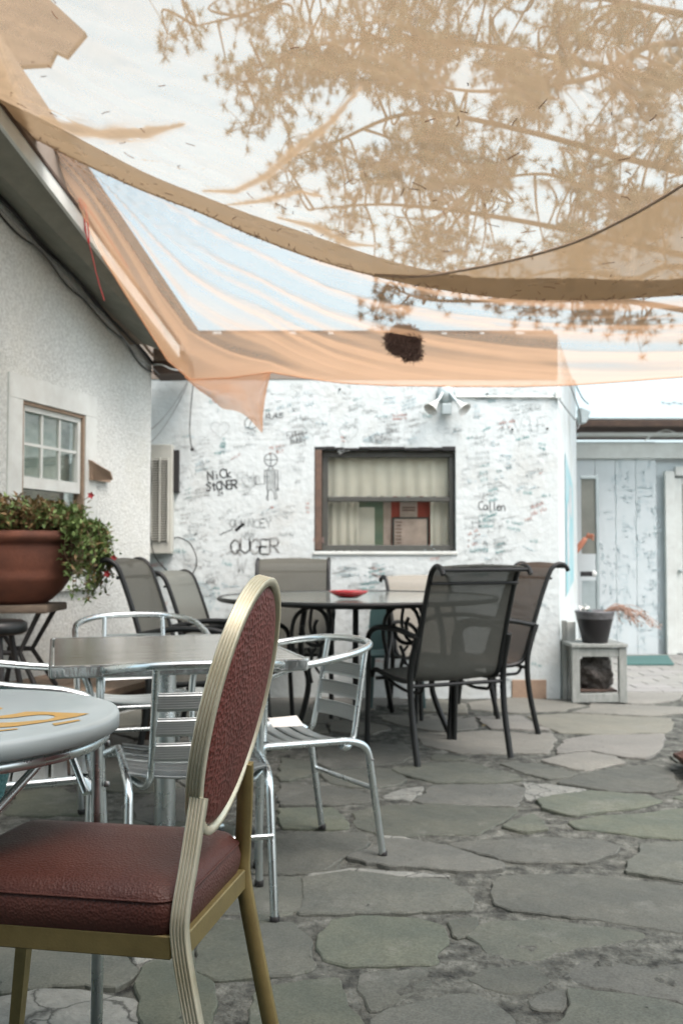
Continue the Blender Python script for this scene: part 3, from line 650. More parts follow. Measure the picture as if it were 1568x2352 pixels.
# graffiti
GF = lambda a, b: Vector((a, -.003, b))
def gw(text, x, y, hpx, rot=0, wd=.005, ink=INKB, jit=.3, sp=1.2, bold=1):
    m = MB(); px, pz = bw(x, y)
    for k in range(bold): letters(m, text, px + k * .003, pz + k * .003, hpx / 314, GF, wd, R(rot), jit, sp)
    m.build('graffiti_lettering', ink, back)
gw('NiCk', 478, 1104, 21, 8, .007, sp=1.15, bold=2); gw('StCNER', 474, 1128, 20, 4, .007, sp=.98, bold=2); gw('24', 500, 1138, 10, 4, .005)
gw('DEWiEN', 528, 1112, 28, 3, .004, INKG); gw('KLAUS', 612, 962, 13, 3, .005, sp=1.0); gw('EVAN', 668, 893, 10, 3, .003, INKG)
gw('QUINCEY', 528, 1212, 20, 0, .005, INKG, bold=2, sp=1.15); gw('WUZ', 562, 1229, 12, 0, .004, INKG); gw('HERE!', 555, 1239, 13, 0, .004, INKG, sp=1.1)
gw('QUGER', 530, 1272, 34, 0, .010, INKM, sp=1.1, bold=2); gw('W', 545, 1312, 32, -4, .014, INKG); gw('V', 580, 1305, 24, -8, .010, INKG)
gw('Ellie+', 660, 1007, 15, 8, .004, sp=.9); gw('bubby', 668, 1018, 13, 5, .004, sp=.9); gw('Audrey', 640, 1230, 11, 0, .004, INKG, sp=.9)
gw('Callen', 1098, 1172, 20, 0, .007, sp=.85); gw('Heily', 1084, 1215, 26, 0, .004, INKG, sp=.9); gw('AVIE', 1150, 1000, 38, 4, .004, INKG, sp=1.25); gw('Abi Rose', 1108, 1253, 12, 3, .004, INKG, sp=.95)
gw('AShLEy', 1200, 950, 11, 18, .004, INKG); gw('ALANZA', 848, 1015, 9, 4, .003, sp=1.2); gw('N+R', 474, 1342, 10, 0, .005, INKB)
gw('NiCOLE', 700, 986, 9, 8, .003, INKG); gw('KATE', 720, 1245, 9, 0, .003, INKR); gw('MARiE', 345, 1303, 9, 4, .004, INKR)
m = MB()
for (x, y, r_) in ((506, 985, 22), (718, 978, 24), (801, 993, 22), (484, 1338, 18), (575, 1105, 20), (1140, 1290, 14)):
    px, pz = bw(x, y); heart(m, px, pz, r_ / 314, GF, .004)
m.build('graffiti_hearts', INKG, back)
# stick figure
m = MB()
def V2(x, y): return bw(x, y)
def circ(x, y, r_, wd=.005): ribbon(m, [(V2(x, y)[0] + r_ / 314 * math.cos(a * math.pi / 12), V2(x, y)[1] + r_ / 314 * math.sin(a * math.pi / 12)) for a in range(25)], wd, GF)
def ln(*p, wd=.005): ribbon(m, [V2(*q) for q in p], wd, GF)
circ(622, 1056, 15); ln((622, 1041), (622, 1071)); ln((607, 1056), (637, 1056)); ln((619, 1071), (616, 1079)); ln((625, 1071), (628, 1079))
ln((613, 1079), (632, 1079), (632, 1123), (613, 1123), (613, 1079))
for k in range(9): ln((613, 1083 + k * 4.5), (632, 1083 + k * 4.5), wd=.003)
ln((613, 1080), (608, 1080), (608, 1112), (586, 1112)); ln((585, 1112), (584, 1096), (588, 1093), (588, 1112)); ln((632, 1080), (638, 1080), (638, 1124), wd=.006)
ln((614, 1123), (616, 1150), (612, 1146), (616, 1128), (622, 1124), (629, 1130), (632, 1148), (637, 1144), (632, 1124)); circ(638, 1124, 2.5)
m.build('graffiti_stick_figure', INKB, back)
m = MB(); circ(576, 972, 14); ln((570, 985), (580, 960)); m.build('graffiti_peace_mark', INKB, back)
m = MB(); ln((560, 1202), (541, 1219), wd=.02); ln((541, 1219), (560, 1204), wd=.012); ln((505, 1228), (535, 1215), wd=.006); m.build('graffiti_slash', INKB, back)
m = MB()
for k in range(9): circ(455 + rnd.uniform(-2, 2), 1375 + rnd.uniform(-2, 2), 8 + k * 4, .004)
m.build('graffiti_spiral', INKL, back)
r2 = random.Random(11)
def blocked(x, y):
    return (715 < x < 1055 and 1015 < y < 1275) or (575 < x < 645 and 1035 < y < 1160) or y < 880 or (470 < x < 545 and 1075 < y < 1145) or x < 350 or x > 1278 or (985 < x < 1075 and y < 965) or (1080 < x < 1165 and 1145 < y < 1185) or (515 < x < 670 and 1190 < y < 1315)
for ink, cnt, wd_, nm in ((INKG, 250, .0024, 'faded_scribbles'), (INKM, 70, .0026, 'dark_scribbles'), (INKT, 50, .0035, 'teal_scribbles'), (INKR, 22, .0035, 'red_scribbles'), (INKL, 70, .004, 'pale_scribbles')):
    m = MB(); k = 0
    while k < cnt:
        x = r2.uniform(350, 1275); y = r2.uniform(885, 1560)
        if blocked(x, y) or (x < 470 and y < 1000) or (y > 1400 and r2.random() < .8): continue
        dens = .45 + .55 * (noise.noise((x / 90, y / 60, 2)) + .6)
        if x > 1060: dens += .3
        if y > 1180: dens += .2
        if r2.random() > dens: continue
        px, pz = bw(x, y); L_ = r2.uniform(.03, .17)
        if x + L_ * 314 > 1278 or (x < 715 < x + L_ * 314 and 1015 < y < 1275): continue
        rot = R(r2.gauss(6, 12)); h = r2.uniform(.016, .036)
        for ll in range(r2.choice((1, 1, 2, 3))):
            if r2.random() < .25: scribble(m, px, pz - ll * h * 1.5, L_ * r2.uniform(.6, 1), h, GF, wd_, rot, r2)
            else: letters(m, ''.join(r2.choice('aeionrlstcmuhdkyv  ') for _ in range(max(2, int(L_ / h * 1.5)))), px, pz - ll * h * 1.5, h, GF, wd_, rot, .5, .9)
        k += 1
    m.build(nm, ink, back, kind='stuff')
# bolts / holes
m = MB()
for (x, y) in ((442, 1031), (1176, 987), (1256, 985), (1350, 860), (1118, 906), (780, 895)):
    if x < 1283: a = W(x, y, BD); m.lathe([(.0, -.0), (.009, .001), (.008, .008), (0, .009)], (a.x, -.004, a.z), 8)
m.build('bolt_heads', BLACK, back)

# flood light with two white shades
a = W(1023, 905, BD); fl = thing('flood_light', 'twin flood light with two white cone shades on the graffiti wall above the window', 'lamp', (a.x, BD, a.z))
m = MB(); m.lathe([(.0, 0), (.07, 0), (.07, .02), (.045, .035), (0, .035)], (0, 0, 0), 20); 
m.v = [(x, -z - .001, y) for x, y, z in m.v]; m.build('mounting_plate', GALV, fl)
m = MB(); m.box((0, -.05, -.12), (.07, .05, .08), .006); m.build('sensor_box', GALV, fl)
for s_ in (-1, 1):
    m = MB(); m.tube(fillet([(s_ * .03, -.03, .0), (s_ * .05, -.06, -.04), (s_ * .08, -.09, -.08)], .02), .014, 10); arm_ = m.build('arm', GALV, fl)
    m = MB(); d = Vector((s_ * .55, -.45, -.70)).normalized(); M = d.to_track_quat('Z', 'Y').to_matrix()
    prof = [(.016, 0), (.02, .02), (.028, .05), (.052, .085), (.055, .09), (.050, .088), (.02, .04)]
    q = MB(); q.lathe(prof, n=20); m.add([M @ Vector(v) + Vector((s_ * .075, -.085, -.07)) for v in q.v], q.f, True); m.build('lamp_shade', LAMPW, fl)
m = MB(); m.tube([W(1046, 911, BD - .012) - Vector((0, BD, 0)), W(1283, 912, BD - .012) - Vector((0, BD, 0))], .008, 8); m.build('conduit', TRIM, back)
m = MB(); p_ = W(1281, 908, BD - .02); m.box((p_.x, -.02, p_.z), (.045, .03, .05), .004); m.build('junction_box', TRIM, back)
m = MB()
m.tube(smooth_path([W(1304, 872, 7.9), W(1316, 905, 7.9), W(1328, 940, 8.0), W(1333, 965, 8.1), W(1325, 985, 8.1)]), .006, 6)
m.tube(smooth_path([W(1316, 872, 8.3), W(1335, 912, 8.4), W(1350, 928, 8.5)]), .006, 6)
m.tube(smooth_path([W(1284, 918, 7.24), W(1300, 940, 7.6), W(1320, 965, 8.0)]), .005, 6)
tag(m.build('service_wires', CHAIN), 'grey service wires hooking over the right corner of the graffiti building', 'wires')
# pull cord, chain, cable
m = MB(); pts = smooth_path([W(447, 858, 7.22), W(440, 920, 7.22), W(436, 985, 7.22), W(438, 1015, 7.22), W(442, 1029, 7.22)])
m.tube(pts, .004, 6); m.lathe([(0, -.014), (.011, -.008), (.013, 0), (.01, .01), (0, .013)], tuple(W(442, 1032, 7.22)), 10)
tag(m.build('pull_cord', BLACK), 'thin dark cord with a small ball end hanging on the graffiti wall', 'cord')
m = MB()
for (p0, p1) in (((438, 862), (342, 990)), ((432, 880), (340, 1022))):
    A = W(*p0, 7.2); B = W(*p1, 7.0); n = 46
    for i in range(n):
        t = (i + .5) / n; c = A.lerp(B, t) + Vector((0, 0, -.05 * 4 * t * (1 - t))); dr = (B - A).normalized(); side = Vector((0, 1, 0)) if i % 2 else Vector((.7, 0, .7))
        q = [c + dr * .011 * math.cos(k * math.pi / 3) + side * .005 * math.sin(k * math.pi / 3) for k in range(6)]; m.tube(q, .0018, 4, closed=True)
tag(m.build('hanging_chain', CHAIN), 'pair of thin chains slanting down from the eaves to the air conditioner', 'chain')
m = MB(); m.tube(smooth_path([W(345, 1030, 7.05), W(348, 1090, 7.05), W(346, 1170, 7.05), W(346, 1230, 7.05), W(355, 1275, 7.08), W(378, 1305, 7.15), W(400, 1325, 7.2), W(425, 1332, 7.22), W(447, 1310, 7.22), W(451, 1280, 7.22), W(436, 1248, 7.22), W(412, 1235, 7.22), W(400, 1236, 7.2)]), .0045, 6)
tag(m.build('looped_cable', BLACK), 'black cable hanging in a round loop under the air conditioner', 'cable')
# air conditioner
a = W(370, 1275, BD); ac = thing('air_conditioner', 'cream window air conditioner with louvred front beside the corner of the left house', 'air conditioner', (0, BD, 0))
xl, z1_ = bw(310, 1024); xr, z0_ = bw(400, 1272)
m = MB(); m.box(((xl + xr) / 2, -.055, (z0_ + z1_) / 2), (xr - xl, .10, z1_ - z0_), .008); casing = m.build('casing', ACM, ac)
la, lb = bw(318, 1062)[0], bw(393, 1062)[0]; lz1, lz0 = bw(0, 1058)[1], bw(0, 1243)[1]
m = MB(); m.box(((la + lb) / 2, -.107, (lz0 + lz1) / 2), (lb - la, .004, lz1 - lz0), 0); m.build('grille_back', ACD, ac)
n = 34; lm = None
for i in range(n):
    z = lz0 + (lz1 - lz0) * (i + .5) / n
    if lm is None:
        q = MB(); q.box((0, 0, 0), (lb - la, .012, .0065), 0, Matrix.Rotation(R(25), 3, 'X')); o = q.build('louvre', ACM, ac); lm = o.data
    else: o = bpy.data.objects.new('louvre', lm); COL.objects.link(o); o.parent = ac
    o.location = ((la + lb) / 2, -.114, z)
for k in range(5):
    q = MB(); q.box((la + (lb - la) * k / 4, -.119, (lz0 + lz1) / 2), (.009, .02, lz1 - lz0 + .02), .001); q.build('divider', ACM, ac)
m = MB(); A = bw(401, 1035); B = bw(413, 1132); m.box(((A[0] + B[0]) / 2, BD - .03, (A[1] + B[1]) / 2), (B[0] - A[0], .05, A[1] - B[1]), .004)
tag(m.build('foam_strip', BLACK), 'narrow black upright strip beside the air conditioner', 'foam strip')

# ------------------------------------------------------------------ LEFT HOUSE
LP0 = W(342, HOR, 6.9); LP0.z = 0; LU = Vector((.277, .961, 0)); LN = Vector((.961, -.277, 0))
def Lp(x, y, off=0.0):
    r = ray(x, y); k = ((LP0 + LN * off) - EYE).dot(LN) / r.dot(LN); p = EYE + r * k; return ((p - LP0).dot(LU), p.z)
def L3(t, z, off=0.0): return LP0 + LU * t + LN * off + Vector((0, 0, z))
ta, za = Lp(0, 452); tb, zb = Lp(348, 828); slope = (zb - za) / (tb - ta)
def rake(t): return zb + slope * (t - tb)
house = thing('stucco_house', 'house with rough white stucco gable wall and olive eaves on the left', 'house')
T0 = -4.6
w0t, _ = Lp(18, 870); w1t, _ = Lp(220, 920); wtop = (Lp(18, 855)[1] + Lp(220, 912)[1]) / 2; wbot = Lp(214, 1345)[1]
m = MB(); th = LN * -.18
def lw(pts): m.prism([L3(t, z) for t, z in pts], th)
lw([(T0, -.05), (w0t, -.05), (w0t, rake(w0t)), (T0, rake(T0))]); lw([(w1t, -.05), (0, -.05), (0, rake(0)), (w1t, rake(w1t))])
lw([(w0t, -.05), (w1t, -.05), (w1t, wbot), (w0t, wbot)]); lw([(w0t, wtop), (w1t, wtop), (w1t, rake(w1t)), (w0t, rake(w0t))])
m.build('gable_wall', STUCCO, house)
m = MB(); m.prism([L3(.001, -.05, -.001), L3(.001, rake(0), -.001), L3(.001, rake(0), -1.2), L3(.001, -.05, -1.2)], LU * .02); m.build('end_wall', STUCCO, house)
def lbox(mb, t0, t1, z0, z1, o0, o1):
    mb.prism([L3(t0, z0, o0), L3(t1, z0, o0), L3(t1, z1, o0), L3(t0, z1, o0)], LN * (o1 - o0)); return mb
trim_w = .13
wf = lbox(MB(), w0t + .001, w1t - .001, wtop - trim_w, wtop + .001, -.05, .012).build('window_trim', TRIM, house)
lbox(MB(), w0t + .001, w0t + trim_w, wbot, wtop - trim_w - .001, -.05, .011).build('trim_board', TRIM, wf); lbox(MB(), w1t - trim_w, w1t - .001, wbot, wtop - trim_w - .001, -.05, .011).build('trim_board', TRIM, wf)
lbox(MB(), w0t - .02, w1t + .02, wbot - .02, wbot + .07, -.05, .03).build('sill', TRIM, wf)
a0, a1 = w0t + trim_w + .001, w1t - trim_w - .001; zt = wtop - trim_w - .001; zm = Lp(130, 1116)[1]
m = MB(); lbox(m, a0, a0 + .02, wbot + .071, zt, -.06, .004); lbox(m, a1 - .02, a1, wbot + .071, zt, -.06, .004); lbox(m, a0 + .021, a1 - .021, zt - .02, zt, -.06, .003); m.build('casing', TANWOOD, wf)
b0, b1 = a0 + .021, a1 - .021; zb2 = zm; zt2 = zt - .021
sash = lbox(MB(), b0, b1, zm - .03, zm + .035, -.05, -.012).build('sash_rail', TRIM, wf)
lbox(MB(), b0, b0 + .03, zm + .036, zt2, -.05, -.012).build('sash_stile', TRIM, wf); lbox(MB(), b1 - .03, b1, zm + .036, zt2, -.05, -.012).build('sash_stile', TRIM, wf); lbox(MB(), b0 + .031, b1 - .031, zt2 - .03, zt2, -.05, -.012).build('sash_head', TRIM, wf)
g0, g1, h0, h1 = b0 + .031, b1 - .031, zm + .036, zt2 - .031
for i in (1, 2): t = g0 + (g1 - g0) * i / 3; lbox(MB(), t - .008, t + .008, h0, h1, -.036, -.020).build('muntin', TRIM, wf)
lbox(MB(), g0, g1, (h0 + h1) / 2 - .008, (h0 + h1) / 2 + .008, -.0355, -.0205).build('muntin', TRIM, wf)
for i in range(3):
    for j in range(2):
        lbox(MB(), g0 + (g1 - g0) * i / 3 + .009, g0 + (g1 - g0) * (i + 1) / 3 - .009, h0 + (h1 - h0) * j / 2 + .009, h0 + (h1 - h0) * (j + 1) / 2 - .009, -.032, -.029).build('pane', GLASSL, wf)
lbox(MB(), b0, b1, wbot + .075, zm - .031, -.05, -.046).build('lower_pane', GLASSL, wf)
BLIND = mat('grey green blind', (.70, .74, .70), .8, c2=(.22, .30, .26), nscale=2.2, ncontrast=.3, stretch=(1, 1, 2.5))
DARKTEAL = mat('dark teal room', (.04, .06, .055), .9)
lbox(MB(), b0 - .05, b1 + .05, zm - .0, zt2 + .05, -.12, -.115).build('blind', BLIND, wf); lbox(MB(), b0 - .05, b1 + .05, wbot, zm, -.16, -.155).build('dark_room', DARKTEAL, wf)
# rake overhang: soffit, fascia, roof edge
OFF = .34
f0 = Lp(0, 292, OFF); f1 = Lp(387, 795, OFF); fs = (f1[1] - f0[1]) / (f1[0] - f0[0])
def fz(t): return f0[1] + fs * (t - f0[0])
t_end = f1[0] + .12
m = MB(); m.prism([L3(T0, rake(T0) + .0, -.02), L3(t_end, rake(t_end), -.02), L3(t_end, fz(t_end), OFF), L3(T0, fz(T0), OFF)], (0, 0, .03)); m.build('soffit', SOFFIT, house)
m = MB(); m.prism([L3(T0, fz(T0) - .008, OFF + .001), L3(t_end, fz(t_end) - .008, OFF + .001), L3(t_end, fz(t_end) + .075, OFF + .001), L3(T0, fz(T0) + .075, OFF + .001)], LN * .022); m.build('fascia', TRIM, house)
m = MB(); m.prism([L3(T0, fz(T0) + .076, OFF + .001), L3(t_end, fz(t_end) + .076, OFF + .001), L3(t_end, fz(t_end) + .095, OFF + .001), L3(T0, fz(T0) + .095, OFF + .001)], LN * .03); m.build('drip_edge', BROWN, house)
g1_ = Lp(205, 385, OFF); g2_ = Lp(472, 782, OFF); gs = (g2_[1] - g1_[1]) / (g2_[0] - g1_[0])
def gz(t): return g1_[1] + gs * (t - g1_[0])
t2 = g2_[0]
m = MB(); m.prism([L3(T0, fz(T0) + .096, OFF), L3(t_end, fz(t_end) + .096, OFF), L3(t2, gz(t2), OFF), L3(-1.9, gz(-1.9), OFF), L3(T0, gz(T0), OFF)], LN * -.35); m.build('roof_edge', mat('pale roofing', (.26, .22, .18), .9, c2=(.18, .15, .12), nscale=6), house)
m = MB(); rp = [(-160, -160), (110, -6), (197, 74), (152, 128), (127, 116), (113, 146), (44, 150), (112, 300), (60, 330), (-160, 200)]
m.prism([W(x, y, 6.6) for x, y in rp], (0, .06, 0)); m.build('upper_gable', ROOFM, house)
m = MB(); m.prism([W(352, 826, 6.86), W(432, 826, 6.86), W(432, 856, 6.86), W(352, 858, 6.86)], (0, .3, 0)); m.build('rafter_tail', BROWN, house)
m = MB(); m.prism([W(352, 800, 6.80), W(424, 806, 6.80), W(424, 825, 6.80), W(352, 825, 6.80)], (0, .4, 0)); m.build('rafter_board', OLDWOOD, house)
# cables along the rake
cb = thing('cable_bundle', 'bundle of dark cables and pale conduit running down under the left eaves', 'cables')
for k, (o_, dz, r_, mm) in enumerate(((.03, -.03, .008, BLACK), (.05, -.055, .006, BLACK), (.075, -.02, .010, TANWOOD), (.02, -.085, .005, BLACK), (.06, -.10, .004, CHAIN))):
    P = []
    n = 26
    for i in range(n + 1):
        t = T0 + 1.2 + (0 - T0 - 1.2) * i / n; sg = 0 if mm is TANWOOD else .022 * abs(math.sin(i * .8 + k * 1.3)) + .010 * math.sin(i * 1.7 + k)
        P.append(L3(t, rake(t) + dz - sg * (.3 + k * .25), o_ + .01 * math.sin(i * 1.1 + k)))
    MB().tube(smooth_path(P, 3), r_, 6).build('conduit' if mm is TANWOOD else 'cable', mm, cb)
MB().tube(smooth_path([L3(-.05, rake(0) - .05, .05), W(372, 838, 6.7), W(395, 848, 6.75), W(418, 851, 6.85)]), .005, 6).build('cable', TRIM, cb)
# red string
m = MB(); m.tube(smooth_path([L3(f0[0] + 1.18, fz(f0[0] + 1.18) + .09, OFF + .05)] + [W(x, y, 5.35) for x, y in ((190, 462), (194, 500), (199, 540), (205, 558), (203, 520), (197, 480), (192, 466))]), .004, 5)
m.tube(smooth_path([W(x, y, 5.36) for x, y in ((191, 462), (189, 490), (196, 530), (204, 556), (213, 590), (222, 630), (232, 665), (240, 690))]), .0022, 5)
tag(m.build('red_string', REDS), 'looped red string dangling from the left end of the shade cloth', 'string')
# cardboard bracket
m = MB(); c0, c0z = Lp(203, 1056, .01); 
m.prism([L3(c0, Lp(203, 1056)[1], .012), L3(c0 + .03, Lp(203, 1103)[1], .012), L3(c0 + .03, Lp(203, 1103)[1], .16), L3(c0, Lp(203, 1085)[1], .16)], LU * .012)
m.prism([L3(c0 + .01, Lp(205, 1103)[1], .012), L3(c0 + .24, Lp(205, 1103)[1], .012), L3(c0 + .24, Lp(205, 1083)[1], .012), L3(c0 + .01, Lp(205, 1058)[1], .012)], LN * .02)
tag(m.build('cardboard_scrap', CARD), 'torn cardboard bracket fixed at the right side of the left window', 'cardboard')

# wooden platform along the left wall, with planks
plat = thing('wooden_platform', 'low weathered plank platform against the stucco wall under the potted plant', 'platform')
for k in range(4):
    o0 = .04 + k * .17; lbox(MB(), -3.4, -1.02 + .02 * k, .335, .368, o0, o0 + .16).build('plank', TANWOOD, plat)
for t in (-1.1, -2.0, -2.9):
    lbox(MB(), t - .05, t, 0, .334, .05, .12).build('post', BROWN, plat); lbox(MB(), t - .05, t, 0, .334, .55, .62).build('post', BROWN, plat)
lbox(MB(), -3.35, -1.12, .22, .33, .60, .63).build('apron', BROWN, plat)

# pot stand
PX = G(40, 1600, .37); pc = Vector((-1.62, 5.0, 0))
SZ = W(40, 1386, 5.0).z
stand = thing('plant_stand', 'rustic stand with a thick plank top and black splayed legs under the terracotta pot', 'stand', (W(30, 1386, 5.0).x, 5.0, .37))
hh = SZ - .37
m = MB(); m.box((.03, 0, hh - .02), (.39, .36, .04), .012); m.build('plank_top', OLDWOOD, stand)
for sx in (-1, 1):
    for sy in (-1, 1):
        MB().tube([(sx * .17, sy * .13, hh - .04), (sx * .05 + .02, sy * .1, hh * .45), (sx * .13 + .05, sy * .15, 0)], .013, 8).build('leg', BLACK, stand)
for sy in (-.11, .11): MB().tube([(-.06, sy, hh * .45), (.07, sy, hh * .45)], .012, 8).build('stretcher', BLACK, stand)
stool = thing('black_stool', 'dark bar stool with a padded seat in front of the plant stand', 'stool', (W(0, 1430, 4.5).x - .02, 4.5, 0))
zs = W(0, 1425, 4.5).z
m = MB(); m.lathe([(0, zs), (.12, zs), (.14, zs - .012), (.142, zs - .05), (.12, zs - .062), (0, zs - .062)], n=24); m.build('seat', DARKM, stool)
for k in range(4):
    a = k * math.pi / 2 + .6; MB().tube([(.07 * math.cos(a), .07 * math.sin(a), zs - .06), (.2 * math.cos(a), .2 * math.sin(a), 0)], .014, 8).build('leg', BLACK, stool)
m = MB(); m.tube([(.14 * math.cos(k * math.pi / 12), .14 * math.sin(k * math.pi / 12), .28) for k in range(24)], .008, 6, closed=True); m.build('foot_ring', BLACK, stool)
# terracotta pot
kx = 5.0 / FPX
pot = thing('terracotta_pot', 'large terracotta bowl pot with a rolled rim on the plank stand', 'pot', (W(40, 1380, 5.0).x, 5.0, SZ))
def pr(xr, y): return ((xr - 40) * kx, (1382 - y) * kx)
prof = [(0, .0)] + [pr(*p) for p in ((105, 1382), (118, 1372), (140, 1352), (155, 1330), (162, 1318), (160, 1312), (166, 1300), (171, 1275), (174, 1252), (172, 1248), (169, 1246), (170, 1242), (186, 1239), (192, 1231), (190, 1221), (180, 1217), (172, 1222), (168, 1240))]
m = MB(); m.lathe(prof, n=44); m.build('bowl', TERRA, pot)
m = MB(); zz = pr(0, 1232)[1]; m.lathe([(0, zz + .01), (.12, zz + .006), (.285, zz)], n=30); m.build('soil', SOIL, pot)
plant = thing('potted_flowers', 'straggly green and rust petunia plant with red flowers spilling over the terracotta pot', 'plant', (W(40, 1380, 5.0).x, 5.0, SZ + zz))
def leafmesh(mb, c, d, up, L_, wd):
    s_ = d.cross(up); s_ = s_.normalized() if s_.length > 1e-5 else Vector((1, 0, 0)); n = s_.cross(d)
    mb.add([c, c + d * L_ * .4 + s_ * wd + n * wd * .3, c + d * L_, c + d * L_ * .4 - s_ * wd + n * wd * .3], [(0, 1, 2, 3)])
gl, ol, st_ = MB(), MB(), MB(); r3 = random.Random(5); flowers = []
def sprig(p0, pts, dens, mixo):
    P = smooth_path([p0] + pts, 5); st_.tube(P, .0018, 4, caps=False)
    for i in range(1, len(P)):
        for k in range(dens):
            c = P[i] + Vector((r3.gauss(0, .012), r3.gauss(0, .012), r3.gauss(0, .010)))
            d = Vector((r3.gauss(0, 1), r3.gauss(0, 1), r3.gauss(.2, .8))).normalized()
            leafmesh(ol if r3.random() < mixo else gl, c, d, Vector((r3.random() - .5, r3.random() - .5, 1)), r3.uniform(.022, .044), r3.uniform(.006, .011))
    return P[-1]
for k in range(165):
    a = r3.uniform(0, 2 * math.pi); r_ = .26 * math.sqrt(r3.random()); p0 = Vector((r_ * math.cos(a), r_ * math.sin(a), 0))
    h = r3.uniform(.08, .21) * (1.05 - .35 * abs(p0.x) / .3); o_ = Vector((math.cos(a), math.sin(a), 0))
    e = sprig(p0, [p0 + o_ * .02 + Vector((r3.gauss(0, .02), r3.gauss(0, .02), h * .6)), p0 + o_ * .06 + Vector((r3.gauss(0, .04), r3.gauss(0, .04), h))], 5, .66 if p0.x < .16 else .4)
    if k % 40 == 0: flowers.append(e)
for k in range(48):
    a = r3.uniform(-.6, .5); rr = .335; p0 = Vector((rr * math.cos(a), rr * math.sin(a), .02)); out = Vector((math.cos(a), math.sin(a), 0))
    fall = r3.uniform(.05, .34); spr = r3.uniform(.02, .13)
    e = sprig(p0, [p0 + out * spr * .7 + Vector((0, 0, .03)), p0 + out * spr + Vector((r3.gauss(0, .02), 0, -fall * .5)), p0 + out * (spr * .8) + Vector((r3.gauss(0, .03), 0, -fall))], 4, .18)
gl.build('green_foliage', LEAFG, plant, kind='stuff'); ol.build('rusty_foliage', LEAFO, plant, kind='stuff'); st_.build('stems', STEMM, plant, kind='stuff')
for (x, y) in ((210, 1138), (262, 1282), (247, 1318), (180, 1205)):
    c = W(x, y, 4.93) - plant.location; m = MB()
    for k in range(5):
        a = k * 2 * math.pi / 5; leafmesh(m, c, Vector((math.cos(a), -.5, math.sin(a))).normalized(), Vector((0, -1, 0)), .022, .009)
    m.build('flower', FLOWER, plant)
    MB().tube(smooth_path([c, c + Vector((-.04, .02, -.02)), c + Vector((-.08, .04, -.03))], 4), .0018, 4).build('flower_stem', STEMM, plant)

# ------------------------------------------------------------------ FAR BUILDING (right)
FD = 10.5
far = thing('boarded_building', 'pale blue-white boarded outbuilding with a brown-edged roof at the far right', 'building', (0, FD, 0))
fx0 = W(1320, 1270, FD).x; fztop = W(0, 1015, FD).z; fd0 = W(1546, 1270, FD).x; fd1 = fd0 + .95
xx = fx0; 
MB().add([(fx0, .05, -.05), (6.2, .05, -.05), (6.2, .05, fztop), (fx0, .05, fztop)], [(0, 1, 2, 3)]).build('sheathing', SIDING, far)
while xx < 6.0:
    if not (fd0 - .14 < xx + .1 < fd1 + .04):
        q = MB(); q.box((xx + .107, .01, fztop / 2 - .02), (.212, .03, fztop + .04), .003); q.build('board', SIDING, far)
    xx += .215
q = MB(); q.box(((fx0 + 6.2) / 2, -.03, fztop - .10), (6.2 - fx0, .05, .16), .004); q.build('beam', TRIM, far)
q = MB(); q.box(((fx0 + 6.2) / 2, -.12, W(0, 1002, FD).z), (6.2 - fx0, .18, .03), .004); q.build('eaves_board', TRIM, far)
q = MB(); q.box(((fx0 + 6.2) / 2, .25, W(0, 982, FD).z), (6.2 - fx0 + .1, 1.2, .07), .01); q.build('roof_edge', BROWN, far)
q = MB(); q.box(((fx0 + 6.2) / 2, .45, W(0, 972, FD).z + .01), (6.2 - fx0 + .1, 1.5, .02), .004); q.build('roof', GALV, far)
MB().tube(smooth_path([W(1480, 1012, 10.3) - Vector((0, FD, 0)), W(1500, 998, 10.3) - Vector((0, FD, 0)), W(1530, 988, 10.3) - Vector((0, FD, 0)), W(1568, 1000, 10.3) - Vector((0, FD, 0)), W(1600, 990, 10.3) - Vector((0, FD, 0))]), .008, 6).build('cable', TRIM, far)
dz = W(0, 1094, FD).z
q = MB(); q.box((fd0 - .05, -.035, dz / 2), (.10, .06, dz + .10), .004); door_t = q.build('door_trim', TRIM, far)
q = MB(); q.box((fd0 + .5, -.035, dz + .05 - .0), (.98, .058, .10), .004); q.build('door_head', TRIM, door_t)
q = MB(); q.box((fd0 + .045, -.02, dz / 2 - .01), (.08, .03, dz - .02), .003); q.box((fd0 + .47, -.02, .72), (.76, .029, .05), .002); q.box((fd0 + .47, -.02, dz - .05), (.76, .029, .07), .002); q.box((fd0 + .47, -.02, .1), (.76, .029, .16), .002); dr = q.build('screen_door', TRIM, far)
q = MB(); q.box((fd0 + .47, -.012, dz / 2), (.76, .006, dz - .1), 0); q.build('screen', SCREEN, dr)
q = MB(); q.lathe([(0, -.04), (.02, -.035), (.022, -.02), (.01, 0)], (0, 0, 0), 12); q.v = [(x + fd0 + .05, z - .03, y + .86) for x, y, z in q.v]; q.build('knob', GALV, dr)
FF = lambda a, b: Vector((a, -.0085, b))
for ink, cnt, nm in ((INKL, 110, 'blue_scribbles'), (INKT, 5, 'teal_scribbles')):
    m = MB(); 
    for k in range(cnt):
        p = W(r2.uniform(1370, 1515), r2.uniform(1055, 1470), FD); scribble(m, p.x, p.z, r2.uniform(.05, .2), r2.uniform(.02, .06), FF, .006, R(r2.choice((0, 5, -80, -85, 90))), r2)
    m.build(nm, ink, far, kind='stuff')
for (tx_, x, y, h, rt) in (('LOVE', 1420, 1300, 22, -90), ('SAN', 1450, 1240, 20, -90), ('J', 1500, 1160, 18, -90), ('T V', 1490, 1400, 30, -90), ('B', 1404, 1110, 14, 0), ('J O Y', 1455, 1385, 28, -90), ('SUE', 1425, 1395, 20, -90), ('O', 1412, 1108, 18, 0)):
    m = MB(); p = W(x, y, FD); letters(m, tx_, p.x, p.z, h / 218, FF, .006, R(rt)); m.build('graffiti_lettering', INKL, far)
